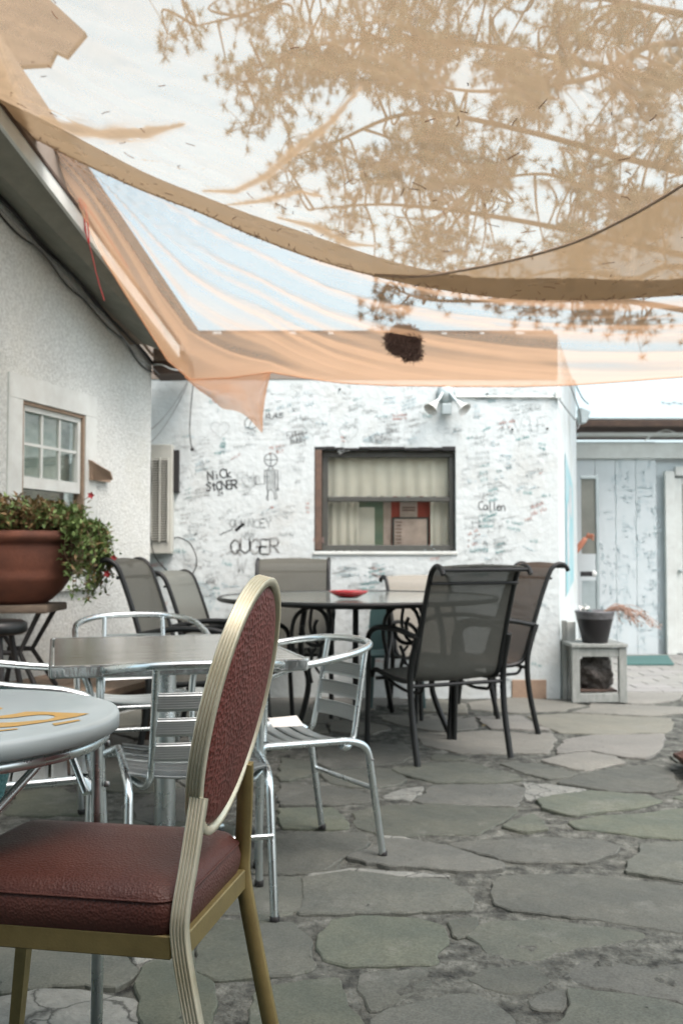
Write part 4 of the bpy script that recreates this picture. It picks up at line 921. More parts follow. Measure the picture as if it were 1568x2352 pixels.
# open casement / screen leaf by the corner
leaf = thing('open_screen_door', 'grey screen door leaf standing open beyond the corner of the graffiti building', 'door', (0, 10.15, 0))
def lp(x, y): p = W(x, y, 10.15); return (p.x, p.z)
X0, X1 = lp(1318, 0)[0], lp(1361, 0)[0]; zt_, zb_ = lp(0, 1092)[1], .02
m = MB(); m.box((X1 - .015, 0, (zt_ + zb_) / 2), (.03, .035, zt_ - zb_), .003); m.box(((X0 + X1) / 2, 0, zt_ - .02), (X1 - X0 - .03, .034, .03), .003); m.build('frame', GALV, leaf)
m = MB(); m.box(((X0 + X1) / 2, .002, (zt_ + 1.02) / 2), (X1 - X0 - .04, .008, zt_ - 1.06), 0); m.build('upper_screen', SCREEN, leaf)
m = MB(); m.box(((X0 + X1) / 2, .002, .40), (X1 - X0 - .04, .01, .74), 0); m.build('lower_panel', GALV, leaf)
m = MB(); m.box((X0 + .07, -.03, lp(0, 1318)[1]), (.14, .06, .05), .008); m.build('push_bar', BLACK, leaf)
m = MB(); m.lathe([(0, -.03), (.025, -.02), (.032, 0), (.025, .025), (0, .035)], (lp(1347, 0)[0], -.04, lp(0, 1318)[1]), 12); m.build('white_knob', LAMPW, leaf)
# person beyond the corner, only a forearm shows
def skin_body(name, m_, nodes, edges, parent, sub=1):
    me = bpy.data.meshes.new(name); me.from_pydata([n[0] for n in nodes], edges, []); o = bpy.data.objects.new(name, me); COL.objects.link(o); me.materials.append(m_)
    s_ = o.modifiers.new('skin', 'SKIN'); sv = me.skin_vertices[0].data
    for i, n in enumerate(nodes): sv[i].radius = (n[1], n[1]); sv[i].use_root = (i == 0)
    s_.use_smooth_shade = True; o.modifiers.new('sub', 'SUBSURF').levels = sub; o.modifiers['sub'].render_levels = sub
    dg = bpy.context.evaluated_depsgraph_get(); me2 = bpy.data.meshes.new_from_object(o.evaluated_get(dg)); o.modifiers.clear(); o.data = me2
    if not me2.materials: me2.materials.append(m_)
    o.parent = parent; return o
EL = W(1312, 1278, 10.05); HA = W(1346, 1234, 10.0); pb = Vector((W(1290, 0, 10.1).x - .22, 10.12, 0))
per = thing('person', 'person half hidden beyond the corner, bare forearm reaching to the screen door', 'person', tuple(pb))
N_ = [((0, 0, .95), .14), ((0, 0, 1.15), .125), ((0, 0, 1.38), .13), ((0, 0, 1.5), .055), ((0, 0, 1.62), .09), ((0, -.01, 1.72), .08),
      ((-.08, 0, .88), .09), ((-.09, .0, .48), .06), ((-.09, .02, .06), .04), ((-.09, -.12, .03), .035), ((.08, 0, .88), .09), ((.09, 0, .48), .06), ((.09, .02, .06), .04), ((.09, -.12, .03), .035),
      ((-.18, 0, 1.38), .055), ((-.24, 0, 1.12), .042), ((-.2, -.12, .92), .032)]
E_ = [(0, 1), (1, 2), (2, 3), (3, 4), (4, 5), (0, 6), (6, 7), (7, 8), (8, 9), (0, 10), (10, 11), (11, 12), (12, 13), (2, 14), (14, 15), (15, 16)]
n0 = len(N_); e_l = EL - pb; h_l = HA - pb
N_ += [((.18, 0, 1.38), .055), (tuple(e_l), .04), (tuple(e_l.lerp(h_l, .55)), .033), (tuple(h_l), .026)]
E_ += [(2, n0), (n0, n0 + 1), (n0 + 1, n0 + 2), (n0 + 2, n0 + 3)]
skin_body('body', SKIN, N_, E_, per)
for k in range(5):
    d = Vector((.05 + .01 * (k % 2), -.01 + .012 * k - .02, .035 - .014 * k)) if k < 4 else Vector((.01, -.03, .045))
    MB().tube(smooth_path([h_l, h_l + d * .7, h_l + d * 1.2 + Vector((0, 0, -.02))], 3), .009, 6).build('finger', SKIN, per)
m = MB(); m.lathe([(.15, .9), (.165, 1.1), (.175, 1.3), (.15, 1.42), (.07, 1.5)], n=20, sy=.75); m.build('shirt', SHIRT, per)
# galvanised rain head on the corner, antenna
m = MB(); m.prism([W(1333, 936, 8.6), W(1356, 945, 8.6), W(1346, 970, 8.6), W(1335, 970, 8.6)], (0, .15, 0)); tag(m.build('rain_head', GALV), 'small grey metal rain head at the roof corner against the sky', 'rain head')
an = thing('tv_antenna', 'thin television antenna above the far roof at the right edge', 'antenna', (W(1590, 926, 22).x, 22, 2.5))
zq = W(0, 926, 22).z - 2.5
MB().tube([(0, 0, 0), (0, 0, zq + .3)], .02, 6).build('mast', CHAIN, an); MB().tube([(-.7, 0, zq), (.5, 0, zq)], .012, 6).build('boom', CHAIN, an)
for k in range(5): MB().tube([(-.6 + k * .25, -.3, zq - .08), (-.6 + k * .25, .3, zq + .08)], .010, 6).build('element', CHAIN, an)
hb = thing('neighbour_shed', 'plain low shed far behind the boarded outbuilding', 'shed', (8.2, 22, 0))
MB().box((0, 0, 1.25), (5, 3, 2.5), .02).build('wall', SIDING, hb); MB().box((0, 0, 2.53), (5.3, 3.3, .06), .01).build('roof', ROOFM, hb)
# doormat
p0, p1, p2, p3 = G(1436, 1509), G(1532, 1507), G(1547, 1528), G(1436, 1528)
m = MB(); m.prism([Vector((p.x, p.y, 0)) for p in (p3, p2, p1, p0)], (0, 0, .012)); tag(m.build('doormat', MATG), 'dark green doormat in front of the boarded wall', 'doormat')
# white stand with rock and planter
sd0 = G(1296, 1604); sd1 = G(1430, 1610); swid = sd1.x - sd0.x
wst = thing('white_wooden_stand', 'chalky white open box stand at the corner of the graffiti wall, holding a dark planter', 'stand', ((sd0.x + sd1.x) / 2, 7.0, 0))
hs_ = W(0, 1478, 7.05).z; hw_ = swid / 2; dp_ = .20
for (sx, sy) in ((-1, 0), (1, 0), (-1, 1), (1, 1)): MB().box((sx * (hw_ - .028), sy * (2 * dp_) + .03, hs_ / 2 - .012), (.055, .045, hs_ - .03), .004).build('leg', WHITEWOOD, wst)
MB().box((0, .03 + dp_, hs_ - .012), (swid + .01, 2 * dp_ + .07, .024), .004).build('top_board', WHITEWOOD, wst)
for sy in (0, 1):
    MB().box((0, sy * 2 * dp_ + .03, hs_ - .06), (swid - .112, .03, .06), .004).build('rail', WHITEWOOD, wst); MB().box((0, sy * 2 * dp_ + .03, .035), (swid - .112, .03, .06), .004).build('rail', WHITEWOOD, wst)
MB().box((0, dp_ + .03, .075), (swid - .10, .3, .015), .003).build('shelf', BROWN, wst)
rk = bmesh.new(); bmesh.ops.create_icosphere(rk, subdivisions=4, radius=1)
q = MB()
for v in rk.verts:
    n = 1 + .35 * noise.noise(v.co * 1.6) + .14 * noise.noise(v.co * 5) ; v.co = Vector((v.co.x * .145 * n, v.co.y * .12 * n, v.co.z * .125 * n))
rk.verts.index_update(); q.add([v.co for v in rk.verts], [[v.index for v in f.verts] for f in rk.faces], False); rk.free()
ro = q.build('lava_rock', ROCK); ro.location = (wst.location.x + .02, 7.0 + dp_ + .01, .195); tag(ro, 'dark rough rock sitting inside the white wooden stand', 'rock')
pl = thing('dark_planter', 'dark glazed tapered planter with a pale rim band on the white wooden stand', 'planter', (W(1350, 0, 7.12).x, 7.12, hs_))
m = MB(); m.lathe([(0, 0), (.085, 0), (.09, .01), (.115, .12), (.128, .17)], n=30); m.build('bowl', PLANTER, pl)
m = MB(); m.lathe([(.128, .171), (.136, .21), (.142, .225), (.132, .228), (.125, .21), (0, .20)], n=30); m.build('rim', PLANTR, pl)
dpn = thing('dried_plant', 'pinkish dried trailing plant with one white bloom in the dark planter', 'plant', (pl.location.x, 7.12, hs_ + .2))
m = MB()
for k in range(34):
    a = r3.uniform(-.5, .5); L_ = r3.uniform(.10, .34); P = [Vector((.04, 0, 0)), Vector((.1 + L_ * .3, r3.gauss(0, .04), .05 + r3.uniform(-.02, .03))), Vector((.10 + L_ * .7, a * .2, .03 + r3.uniform(-.06, .02))), Vector((.1 + L_, a * .3, r3.uniform(-.10, .03)))]
    m.tube(smooth_path(P, 4), .0022, 4)
    for j in range(5): c = P[2].lerp(P[3], r3.random()); leafmesh(m, c, Vector((r3.gauss(0, 1), r3.gauss(0, 1), r3.gauss(0, 1))).normalized(), Vector((0, 0, 1)), .022, .005)
m.build('dry_stems', DRYS, dpn, kind='stuff')
m = MB()
for k in range(40): leafmesh(m, Vector((-.07 + r3.gauss(0, .02), r3.gauss(0, .02), .03 + r3.gauss(0, .015))), Vector((r3.gauss(0, 1), r3.gauss(0, 1), abs(r3.gauss(0, 1)))).normalized(), Vector((0, 0, 1)), .025, .010)
m.build('white_bloom', PAPER, dpn)
m = MB()
for k in range(30): leafmesh(m, Vector((-.05 + r3.gauss(0, .025), r3.gauss(0, .02), .01 + r3.gauss(0, .008))), Vector((r3.gauss(0, 1), r3.gauss(0, 1), abs(r3.gauss(0, .6)))).normalized(), Vector((0, 0, 1)), .03, .008)
m.build('small_leaves', TEAL, dpn)
# rusty stump at the right edge
rk = bmesh.new(); bmesh.ops.create_icosphere(rk, subdivisions=4, radius=1); q = MB()
for v in rk.verts:
    n = 1 + .35 * noise.noise(v.co * 2.1 + Vector((4, 0, 0))) + .18 * noise.noise(v.co * 6); v.co = Vector((v.co.x * .13 * n, v.co.y * .28 * n, v.co.z * .10 * n))
rk.verts.index_update(); q.add([v.co for v in rk.verts], [[v.index for v in f.verts] for f in rk.faces], False); rk.free()
ro = q.build('tree_root', RUST); g_ = G(1640, 1785); ro.location = (g_.x, g_.y, .05); tag(ro, 'gnarled rusty brown root lump at the right edge of the flagstones', 'root')

# ------------------------------------------------------------------ PATIO TABLE AND SLING CHAIRS
PTD = 5.85; ptx = W(821, 1370, PTD).x; PTZ = W(821, 1370, PTD).z
pt = thing('patio_table', 'large round patio table with a frosted glass top and black scrollwork legs', 'table', (ptx, PTD, 0))
rx, ry = 314 * PTD / FPX, .86
m = MB(); m.lathe([(0, PTZ - .012), (1 - .018, PTZ - .012), (1 - .018, PTZ), (0, PTZ)], n=72, sx=rx, sy=ry, smooth=False); m.build('glass_top', PGLASS, pt)
m = MB(); m.tube([(rx * math.cos(k * math.pi / 40), ry * math.sin(k * math.pi / 40), PTZ - .008) for k in range(80)], .013, 8, closed=True); m.build('rim', DARKM, pt)
m = MB(); m.tube([(rx * .62 * math.cos(k * math.pi / 24), ry * .62 * math.sin(k * math.pi / 24), PTZ - .035) for k in range(48)], .012, 6, closed=True); m.build('support_ring', DARKM, pt)
for (x, y) in ((816, 1711), (1034, 1691), (680, 1687), (900, 1634)):
    f_ = G(x, y) - Vector((ptx, PTD, 0)); t0 = Vector((f_.x * .85, f_.y * .85, PTZ - .03)); t0.x = max(-rx * .6, min(rx * .6, t0.x))
    m = MB(); m.tube(smooth_path([t0, (f_.x * .93, f_.y * .93, PTZ * .62), (f_.x * .8, f_.y * .8, PTZ * .36), (f_.x, f_.y, 0)], 6), .017, 8); lg = m.build('leg', DARKM, pt)
for (x, y, d) in ((716, 1447, 5.45), (926, 1442, 5.5)):
    c = W(x, y, d) - Vector((ptx, PTD, 0)); m = MB()
    s_ = d / FPX
    def sp(pts, r_=.009): m.tube(smooth_path([c + Vector((px * s_, -.01, -py * s_)) for px, py in pts], 6), r_, 8)
    sp([(-38, 60), (-46, 10), (-36, -32), (-4, -52), (26, -40), (38, -2), (24, 30), (2, 34), (-16, 20), (-22, -10)], .011)
    sp([(0, -50), (-4, -10), (6, 20), (22, 40), (14, 70)], .009); sp([(34, -55), (44, -24), (40, 6), (28, 20), (12, 16), (6, -6), (12, -24)], .010)
    sp([(-8, 40), (0, 62), (-6, 90), (0, 120)], .010); sp([(10, 40), (-2, 62), (14, 92), (30, 110)], .007)
    m.build('scrollwork', DARKM, pt)
a = W(800, 1357, 5.55); ash = MB(); ash.lathe([(0, .006), (.05, .006), (.10, .03), (.112, .045), (.104, .046), (.09, .03), (.045, .014), (0, .014)], n=32)
ao = ash.build('red_glass_ashtray', REDG); ao.location = (a.x, 5.55, PTZ + .0); tag(ao, 'shallow red glass dish on the frosted patio table', 'dish')

def make_sling():
    t = thing('sling_chair', '', 'chair')
    side = [(-.505, .945), (-.485, .975), (-.44, .985), (-.395, .955), (-.36, .88), (-.31, .74), (-.25, .55), (-.215, .445), (-.16, .405), (-.05, .40), (.12, .415), (.20, .425), (.235, .41), (.25, .385)]
    P = smooth_path([(0, y, z) for y, z in side], 5)
    for sx in (-1, 1):
        MB().tube([p + Vector((sx * .25, 0, 0)) for p in P], .0135, 10).build('side_rail', DARKM, t)
    m = MB(); Q = P[6:-4]; rows = []
    for k in range(9):
        u = k / 8; x = -.24 + .48 * u; sag = .012 * math.sin(math.pi * u); r_ = []
        for i, p in enumerate(Q):
            a = Q[max(0, i - 1)]; b = Q[min(len(Q) - 1, i + 1)]; tn = (b - a).normalized(); n = Vector((0, -tn.z, tn.y)); n = n if n.z < 0 or abs(n.z) < .5 else n
            r_.append(p + Vector((x, 0, 0)) + n * sag * (-1 if n.y > 0 else 1) * .8)
        rows.append(r_)
    quad_strip(m, rows); m.build('sling', SLG, t)
    m = MB(); m.tube([(-.25, -.392, .90), (.25, -.392, .90)], .008, 8); m.build('back_bar', DARKM, t)
    m = MB(); m.tube([(-.25, -.49, .968), (.25, -.49, .968)], .010, 8); m.build('top_bar', DARKM, t)
    for y, z in ((-.22, .385), (.16, .385)):
        MB().tube([(-.27, y, z), (.27, y, z)], .010, 8).build('cross_bar', DARKM, t)
    for sx in (-1, 1):
        MB().tube(fillet([(sx * .262, -.275, .63), (sx * .285, -.10, .665), (sx * .29, .12, .66), (sx * .285, .235, .615), (sx * .275, .24, .45), (sx * .275, .265, 0)], .07), .0145, 10).build('arm_and_front_leg', DARKM, t)
        MB().tube(smooth_path([(sx * .268, -.285, .635), (sx * .275, -.225, .45), (sx * .272, -.235, .25), (sx * .272, -.29, 0)], 6), .0165, 10).build('rear_leg', DARKM, t)
        MB().tube(fillet([(sx * .2, -.22, .38), (sx * .2, -.20, .345), (sx * .2, -.05, .335), (sx * .2, .10, .36), (sx * .2, .16, .38)], .05), .009, 8).build('spring_bar', DARKM, t)
    return t
chair0 = make_sling(); first = [True]
def place_sling(x, y, rot, label, fabric, scl=1.0, zs=1.0):
    o = chair0 if first[0] else copy_tree(chair0); first[0] = False
    o.location = (x, y, 0); o.rotation_euler = (0, 0, R(rot)); o.scale = (scl, scl, zs); o['label'] = label; o['category'] = 'chair'; o['group'] = 'mesh sling chairs around the patio table'
    for ch in o.children:
        if ch.name.split('.')[0] == 'sling': ch.material_slots[0].link = 'OBJECT'; ch.material_slots[0].material = fabric
    return o
place_sling(.497, 5.30, 24.9, 'black framed grey mesh chair with its back to the camera, right of the metal chairs', SLG)
place_sling(.785, 6.0, 106, 'brown mesh sling chair seen from the side at the right end of the patio table', SLB)
place_sling(-.34, 6.60, 180, 'olive grey high-backed sling chair behind the table below the window\'s left edge', SLO, 1.0, 1.02)
place_sling(.66, 6.62, 200, 'pale beige low-backed sling chair behind the table, mostly hidden by the black framed chair', SLC, .95, .90)
place_sling(-.68, 5.10, -97, 'tall grey sling chair nearest the stucco house corner, turned sideways', SLO, 1.0, 1.03)
place_sling(-.60, 5.92, -101, 'pale grey sling chair just behind the tall grey one at the table\'s left end', SLL, .97, .95)
# teal plastic chair behind
tc_ = thing('teal_plastic_chair', 'small teal plastic chair behind the scrollwork of the patio table', 'chair', (W(905, 0, 6.95).x, 6.95, 0), R(180))
m = MB(); rows = []
for k in range(7):
    z = .36 + k * .055; r_ = []
    for i in range(9): u = i / 8 * 2 - 1; r_.append((u * (.19 - .02 * k / 6 - (.05 if k == 6 else 0)), -.17 - .02 * k / 6 - .04 * (1 - u * u), z))
    rows.append(r_)
quad_strip(m, rows); m.build('backrest', TEAL, tc_)
MB().box((0, 0, .35), (.38, .36, .02), .008).build('seat', TEAL, tc_)
for sx in (-1, 1):
    for sy in (-1, 1): MB().tube([(sx * .16, sy * .15, .34), (sx * .18, sy * .18, 0)], .014, 8).build('leg', TEAL, tc_)

# ------------------------------------------------------------------ ALUMINIUM CHAIRS AND TABLE
def make_alu():
    t = thing('aluminium_chair', '', 'chair')
    pts = [(-.245, .235, 0), (-.265, .245, .40), (-.27, .235, .62), (-.272, .17, .672), (-.27, .02, .692), (-.25, -.12, .712), (-.18, -.225, .728), (-.07, -.268, .735), (.07, -.268, .735), (.18, -.225, .728), (.25, -.12, .712), (.27, .02, .692), (.272, .17, .672), (.27, .235, .62), (.265, .245, .40), (.245, .235, 0)]
    MB().tube(smooth_path(pts, 5), .0125, 12).build('arm_hoop', ALU, t)
    for sx in (-1, 1):
        MB().tube(fillet([(sx * .255, .235, .40), (sx * .21, .215, .425), (sx * .205, -.13, .412), (sx * .20, -.205, .385), (sx * .205, -.265, 0)], .06), .0125, 12).build('seat_rail_and_rear_leg', ALU, t)
        MB().tube(fillet([(sx * .13, -.245, .725), (sx * .135, -.205, .50), (sx * .14, -.185, .40), (sx * .155, -.15, .375), (sx * .195, -.10, .395)], .05), .0105, 10).build('back_upright', ALU, t)
        MB().lathe([(.013, 0), (.0145, .001), (.0145, .018), (.013, .02)], (sx * .205, -.2655, -.001), 12).build('foot_cap', BLACK, t); MB().lathe([(.013, 0), (.0145, .001), (.0145, .018), (.013, .02)], (sx * .245, .235, -.001), 12).build('foot_cap', BLACK, t)
        q = MB(); q.lathe([(0, .003), (.004, .002), (.005, 0)], n=8); q.v = [(sx * (.2175 + z), -.215 + x, .34 + y) for x, y, z in q.v]; q.build('rivet', CHAIN, t)
    MB().tube([(-.205, -.235, .235), (.205, -.235, .235)], .0085, 10).build('rear_stretcher', ALU, t)
    MB().tube([(-.25, .235, .40), (.25, .235, .40)], .0085, 10).build('front_stretcher', ALU, t)
    sm = None
    for k, z in enumerate((.628, .556, .484)):
        y = -.222 + (.628 - z) * -.12 + .0; y = -.228 + (.628 - z) * .16
        if sm is None:
            m = MB(); rows = []
            for zz_, yy_ in ((-.026, .006), (-.026, 0), (-.018, -.003), (.018, -.003), (.026, 0), (.026, .006), (.018, .003), (-.018, .003), (-.026, .006)):
                rows.append([(-.135 + .27 * i / 8, yy_ - .012 * (1 - (i / 4 - 1) ** 2), zz_) for i in range(9)])
            quad_strip(m, rows, False); o = m.build('back_slat', ALUS, t); sm = o.data
        else: o = bpy.data.objects.new('back_slat', sm); COL.objects.link(o); o.parent = t
        o.location = (0, y, z)
    sm = None
    for k in range(7):
        y = .20 - k * .054; z = .432 - .012 * math.sin(math.pi * k / 6) - .003 * k
        if sm is None:
            m = MB(); rows = []
            for yy_, zz_ in ((-.023, -.005), (-.023, 0), (-.015, .003), (.015, .003), (.023, 0), (.023, -.005), (.015, -.003), (-.015, -.003), (-.023, -.005)):
                rows.append([(-.20 + .40 * i / 10, yy_, zz_ - .022 * (1 - (i / 5 - 1) ** 2) + .004) for i in range(11)])
            quad_strip(m, rows, False); o = m.build('seat_slat', ALUT, t); sm = o.data
        else: o = bpy.data.objects.new('seat_slat', sm); COL.objects.link(o); o.parent = t
        o.location = (0, y, z)
    return t
alu0 = make_alu(); fa = [True]
def place_alu(x, y, rot, label, zs=1.0):
    o = alu0 if fa[0] else copy_tree(alu0); fa[0] = False
    o.location = (x, y, .001); o.rotation_euler = (0, 0, R(rot)); o.scale = (1, 1, zs); o['label'] = label; o['group'] = 'aluminium bistro chairs around the metal table'; o['category'] = 'chair'; return o
place_alu(-.456, 3.075, 15, 'aluminium slatted armchair with its back to the camera, partly behind the burgundy chair')
alr = place_alu(-.19, 3.52, 122, 'aluminium slatted armchair at the right end of the metal table, with paper on its seat')
place_alu(-.88, 4.35, 197, 'aluminium armchair behind the metal table, only its arched hoop showing above the top', 1.04)
place_alu(-.97, 2.92, -74, 'aluminium armchair cut off by the left edge, its two arms reaching the metal table')
mt = thing('metal_table', 'square-edged steel topped cafe table with a hammered edge band', 'table', (-.613, 3.50, 0), R(16))
TZ = .72; tw, tl = .77, 1.0
MB().box((0, 0, TZ - .006), (tw - .02, tl - .02, .012), .003).build('tabletop', STEELTOP, mt)
def dented(m, t, b, src):
    pass
EDGE = mat('crumpled metal edge', (.55, .6, .6), .22, .95, bump=1, bscale=16, bdist=.012, stretch=(1, 1, .3))
m = MB()
for (cx_, cy_, sx, sy) in ((0, -tl / 2, tw, .012), (0, tl / 2, tw, .012), (-tw / 2, 0, .012, tl - .025), (tw / 2, 0, .012, tl - .025)): m.box((cx_, cy_, TZ - .018), (sx, sy, .038), .005)
m.build('edge_band', EDGE, mt)
MB().box((0, 0, TZ - .03), (tw - .05, tl - .05, .02), .002).build('underside', BROWN, mt)
MB().lathe([(.036, .05), (.036, TZ - .04)], n=24).build('column', ALU, mt)
for k in range(4):
    a = k * math.pi / 2 + math.pi / 4 - R(16) * 0; c, s_ = math.cos(a), math.sin(a)
    m = MB(); m.tube([(.03 * c, .03 * s_, .055), (.2 * c, .2 * s_, .045), (.33 * c, .33 * s_, .022)], .02, 8, rs=[.028, .022, .016]); f_ = m.build('base_foot', ALU, mt)
    MB().lathe([(.018, 0), (.02, .004), (.02, .012), (.012, .016)], (.32 * c, .32 * s_, 0), 12).build('glide', BLACK, mt)
p = alr.location; q = MB(); q.add([(-.06, -.05, 0), (.05, -.07, .002), (.07, .03, .012), (-.03, .06, .003)], [(0, 1, 2, 3)]); o = q.build('paper_sheet', PAPER); o.location = (p.x - .02, p.y + .06, .446); o.rotation_euler = (.1, .0, .5); tag(o, 'scrap of white paper lying on the right aluminium chair seat', 'paper')

# ------------------------------------------------------------------ WHITE ROUND TABLE
rt = thing('round_table', 'thick white painted round cafe table with yellow brush lettering, cut by the left edge', 'table', (-.80, 1.93, 0))
RR = .365; z = .74
MB().lathe([(0, z), (RR - .012, z), (RR - .003, z - .003), (RR, z - .010), (RR, z - .032), (RR - .006, z - .036), (0, z - .036)], n=96).build('tabletop', WHITEP, rt)
m = MB(); m.tube([((RR - .03) * math.cos(k * math.pi / 36), (RR - .03) * math.sin(k * math.pi / 36), z - .049) for k in range(72)], .0125, 10, closed=True); m.build('rim_tube', ALU, rt)
lt = G(197, 1755, .62) ; 
for k in range(4):
    a = R(-62 + 90 * k); c, s_ = math.cos(a), math.sin(a); a2 = a + R(28)
    m = MB(); m.tube([((RR - .035) * c, (RR - .035) * s_, z - .055), ((RR - .02) * math.cos(a + .06), (RR - .02) * math.sin(a + .06), .36), ((RR - .01) * math.cos(a + .16), (RR - .01) * math.sin(a + .16), 0)], .0125, 10); l_ = m.build('leg', ALU, rt)
    for zz_ in (z - .085, z - .17): MB().lathe([(0, .006), (.006, .004), (.007, -.006), (0, -.006)], ((RR - .022) * c * 1.03, (RR - .022) * s_ * 1.03, zz_), 8).build('rivet', CHAIN, l_)
    MB().tube([((RR - .04) * math.cos(a + .5), (RR - .04) * math.sin(a + .5), z - .06), ((RR - .05) * math.cos(a + .05), (RR - .05) * math.sin(a + .05), z - .19)], .008, 8).build('brace', ALU, rt)
# yellow painted ribbon shape on the top
def tp(x, y): p = G(x, y, z + .0015); return Vector((p.x + .80, p.y - 1.93, z + .0012))
m = MB()
o_ = [(-70, 1648), (-20, 1646), (30, 1640), (60, 1634), (100, 1634), (140, 1636), (206, 1638), (175, 1646), (140, 1652), (90, 1660), (40, 1667), (-10, 1671), (-70, 1674)]
i_ = [(-70, 1652), (-20, 1651), (30, 1648), (60, 1644), (90, 1641), (112, 1641), (128, 1644), (124, 1648), (110, 1652), (75, 1655), (40, 1658), (-10, 1660), (-70, 1662)]
n = len(o_); m.add([tp(*p) for p in o_] + [tp(*p) for p in i_], [(i, i + 1, i + 1 + n, i + n) for i in range(n - 1)])
m.add([tp(x, y) for x, y in ((-40, 1626), (0, 1624), (8, 1626), (0, 1630), (-40, 1632))], [list(range(5))])
m.add([tp(x, y) for x, y in ((120, 1661), (180, 1652), (186, 1654), (126, 1666))], [list(range(4))])
m.add([tp(x, y) for x, y in ((-60, 1679), (0, 1676), (40, 1672), (42, 1674), (0, 1679), (-60, 1683))], [list(range(6))])
m.build('yellow_lettering', YELLOW, rt)
m = MB(); ribbon(m, [(lambda p: (p.x, p.y))(tp(x, y)) for x, y in ((17, 1596), (28, 1597), (44, 1595))], .0016, lambda a, b: Vector((a, b, z + .001))); m.build('hair_mark', CHAIN, rt)
# teal woven basket under
g_ = W(-20, 1760, 2.6)
bk = thing('woven_basket', 'teal woven basket below the white table at the left edge', 'basket', (W(-95, 1760, 2.35).x, 2.35, 0))
m = MB(); zt_ = W(0, 1716, 2.35).z; m.lathe([(0, 0), (.03, 0), (.035, .02), (.06, zt_ * .5), (.125, zt_ - .02), (.13, zt_), (.12, zt_), (.115, zt_ - .03), (0, zt_ - .1)], n=40); m.build('bowl', TEALW, bk)

# ------------------------------------------------------------------ BANQUET CHAIR (foreground)
bc = thing('banquet_chair', 'burgundy vinyl banquet chair with an oval back and fluted champagne metal frame in the foreground', 'chair', (-.222, 1.806, 0), R(-10.6))
def fluted(hw, depth, nf=5):
    P = []
    for i in range(nf * 6 + 1):
        t = i / (nf * 6); P.append((-hw + 2 * hw * t, depth + .0028 * abs(math.sin(math.pi * nf * t))))
    return P + [(hw, -depth), (-hw, -depth)]
LEAN = R(13); e2 = Vector((math.sin(LEAN), 0, math.cos(LEAN))); nn = Vector((math.cos(LEAN), 0, -math.sin(LEAN)))
rc = Vector((.034, 0, .780)); RA, RB = .172, .226
N = 96; path = []; Bs = []
for i in range(N):
    a = 2 * math.pi * i / N; path.append(rc + Vector((0, 1, 0)) * RA * math.cos(a) + e2 * RB * math.sin(a)); Bs.append((Vector((0, 1, 0)) * math.cos(a) / RA + e2 * math.sin(a) / RB).normalized())
m = MB(); m.sweep(path, Bs, fluted(.014, .006), closed=True); m.build('back_ring', SILV, bc)
m = MB(); rows = []
for j in range(15):
    v = -1 + 2 * j / 14; s_ = math.sqrt(max(0, 1 - abs(v) ** 2.6)) ; thk = .018 * (1 if True else 0)
    rr_ = (1 - abs(v) ** 4) ** .5
    rows.append([rc + Vector((0, 1, 0)) * (RA - .009) * rr_ * math.cos(2 * math.pi * k / 56) + e2 * (RB - .009) * rr_ * math.sin(2 * math.pi * k / 56) + nn * v * .021 for k in range(57)])
quad_strip(m, rows); m.build('back_pad', VINYLB, bc)
for sy in (-1, 1):
    P = smooth_path([(.085, sy * .178, 0), (.050, sy * .178, .15), (.012, sy * .178, .33), (-.004, sy * .178, .42), (-.004, sy * .178, .47), (.004, sy * .160, .55), (.012, sy * .138, .645)], 6)
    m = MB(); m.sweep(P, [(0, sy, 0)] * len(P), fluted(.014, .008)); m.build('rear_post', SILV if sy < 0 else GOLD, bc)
for (a, b, nm) in (((-.005, -.165), (-.005, .165), 'rear_rail'), ((-.455, -.178), (-.455, .178), 'front_rail')):
    m = MB(); m.box(((a[0] + b[0]) / 2, 0, .415), (.02, b[1] - a[1], .038), .002); m.build(nm, GOLD, bc)
for sy in (-1, 1):
    MB().box((-.232, sy * .176, .415), (.428, .02, .038), .002).build('side_rail', GOLD, bc)
    m = MB(); c = (-.452, sy * .176)
    vs = []
    for zz_, h_, dx in ((.395, .0135, 0), (0, .0105, -.035)):
        vs += [(c[0] + dx - h_, c[1] - h_, zz_), (c[0] + dx + h_, c[1] - h_, zz_), (c[0] + dx + h_, c[1] + h_, zz_), (c[0] + dx - h_, c[1] + h_, zz_)]
    m.add(vs, [(0, 1, 5, 4), (1, 2, 6, 5), (2, 3, 7, 6), (3, 0, 4, 7), (3, 2, 1, 0), (4, 5, 6, 7)]); m.build('front_leg', GOLD, bc)
m = MB()
def rrect(hx, hy, r_, z_, n=7):
    out = []
    for (sx, sy, a0) in ((1, 1, 0), (-1, 1, 90), (-1, -1, 180), (1, -1, 270)):
        for k in range(n):
            a = R(a0 + 90 * k / (n - 1)); out.append((-.238 + sx * (hx - r_) + r_ * math.cos(a), sy * (hy - r_) + r_ * math.sin(a), z_))
    return out
prof = [(.0, .434), (.004, .446), (.006, .466), (.000, .488), (-.012, .503), (-.035, .513), (-.075, .519), (-.14, .523)]
loops = [rrect(.232 + i_, .186 + i_, max(.02, .045 + i_ * .6), z_) for i_, z_ in prof]; nl = len(loops[0])
m.add([p for l in loops for p in l], [(i * nl + k, i * nl + (k + 1) % nl, (i + 1) * nl + (k + 1) % nl, (i + 1) * nl + k) for i in range(len(loops) - 1) for k in range(nl)] + [[(len(loops) - 1) * nl + k for k in range(nl)]], True)
cu = m.build('seat_cushion', VINYL, bc)
m = MB(); l2 = rrect(.2305, .1845, .044, .4725); m.tube([Vector(p) for p in rrect(.2335, .1875, .048, .487, 9)], .0022, 6, closed=True); m.build('piping', VINYL, cu)

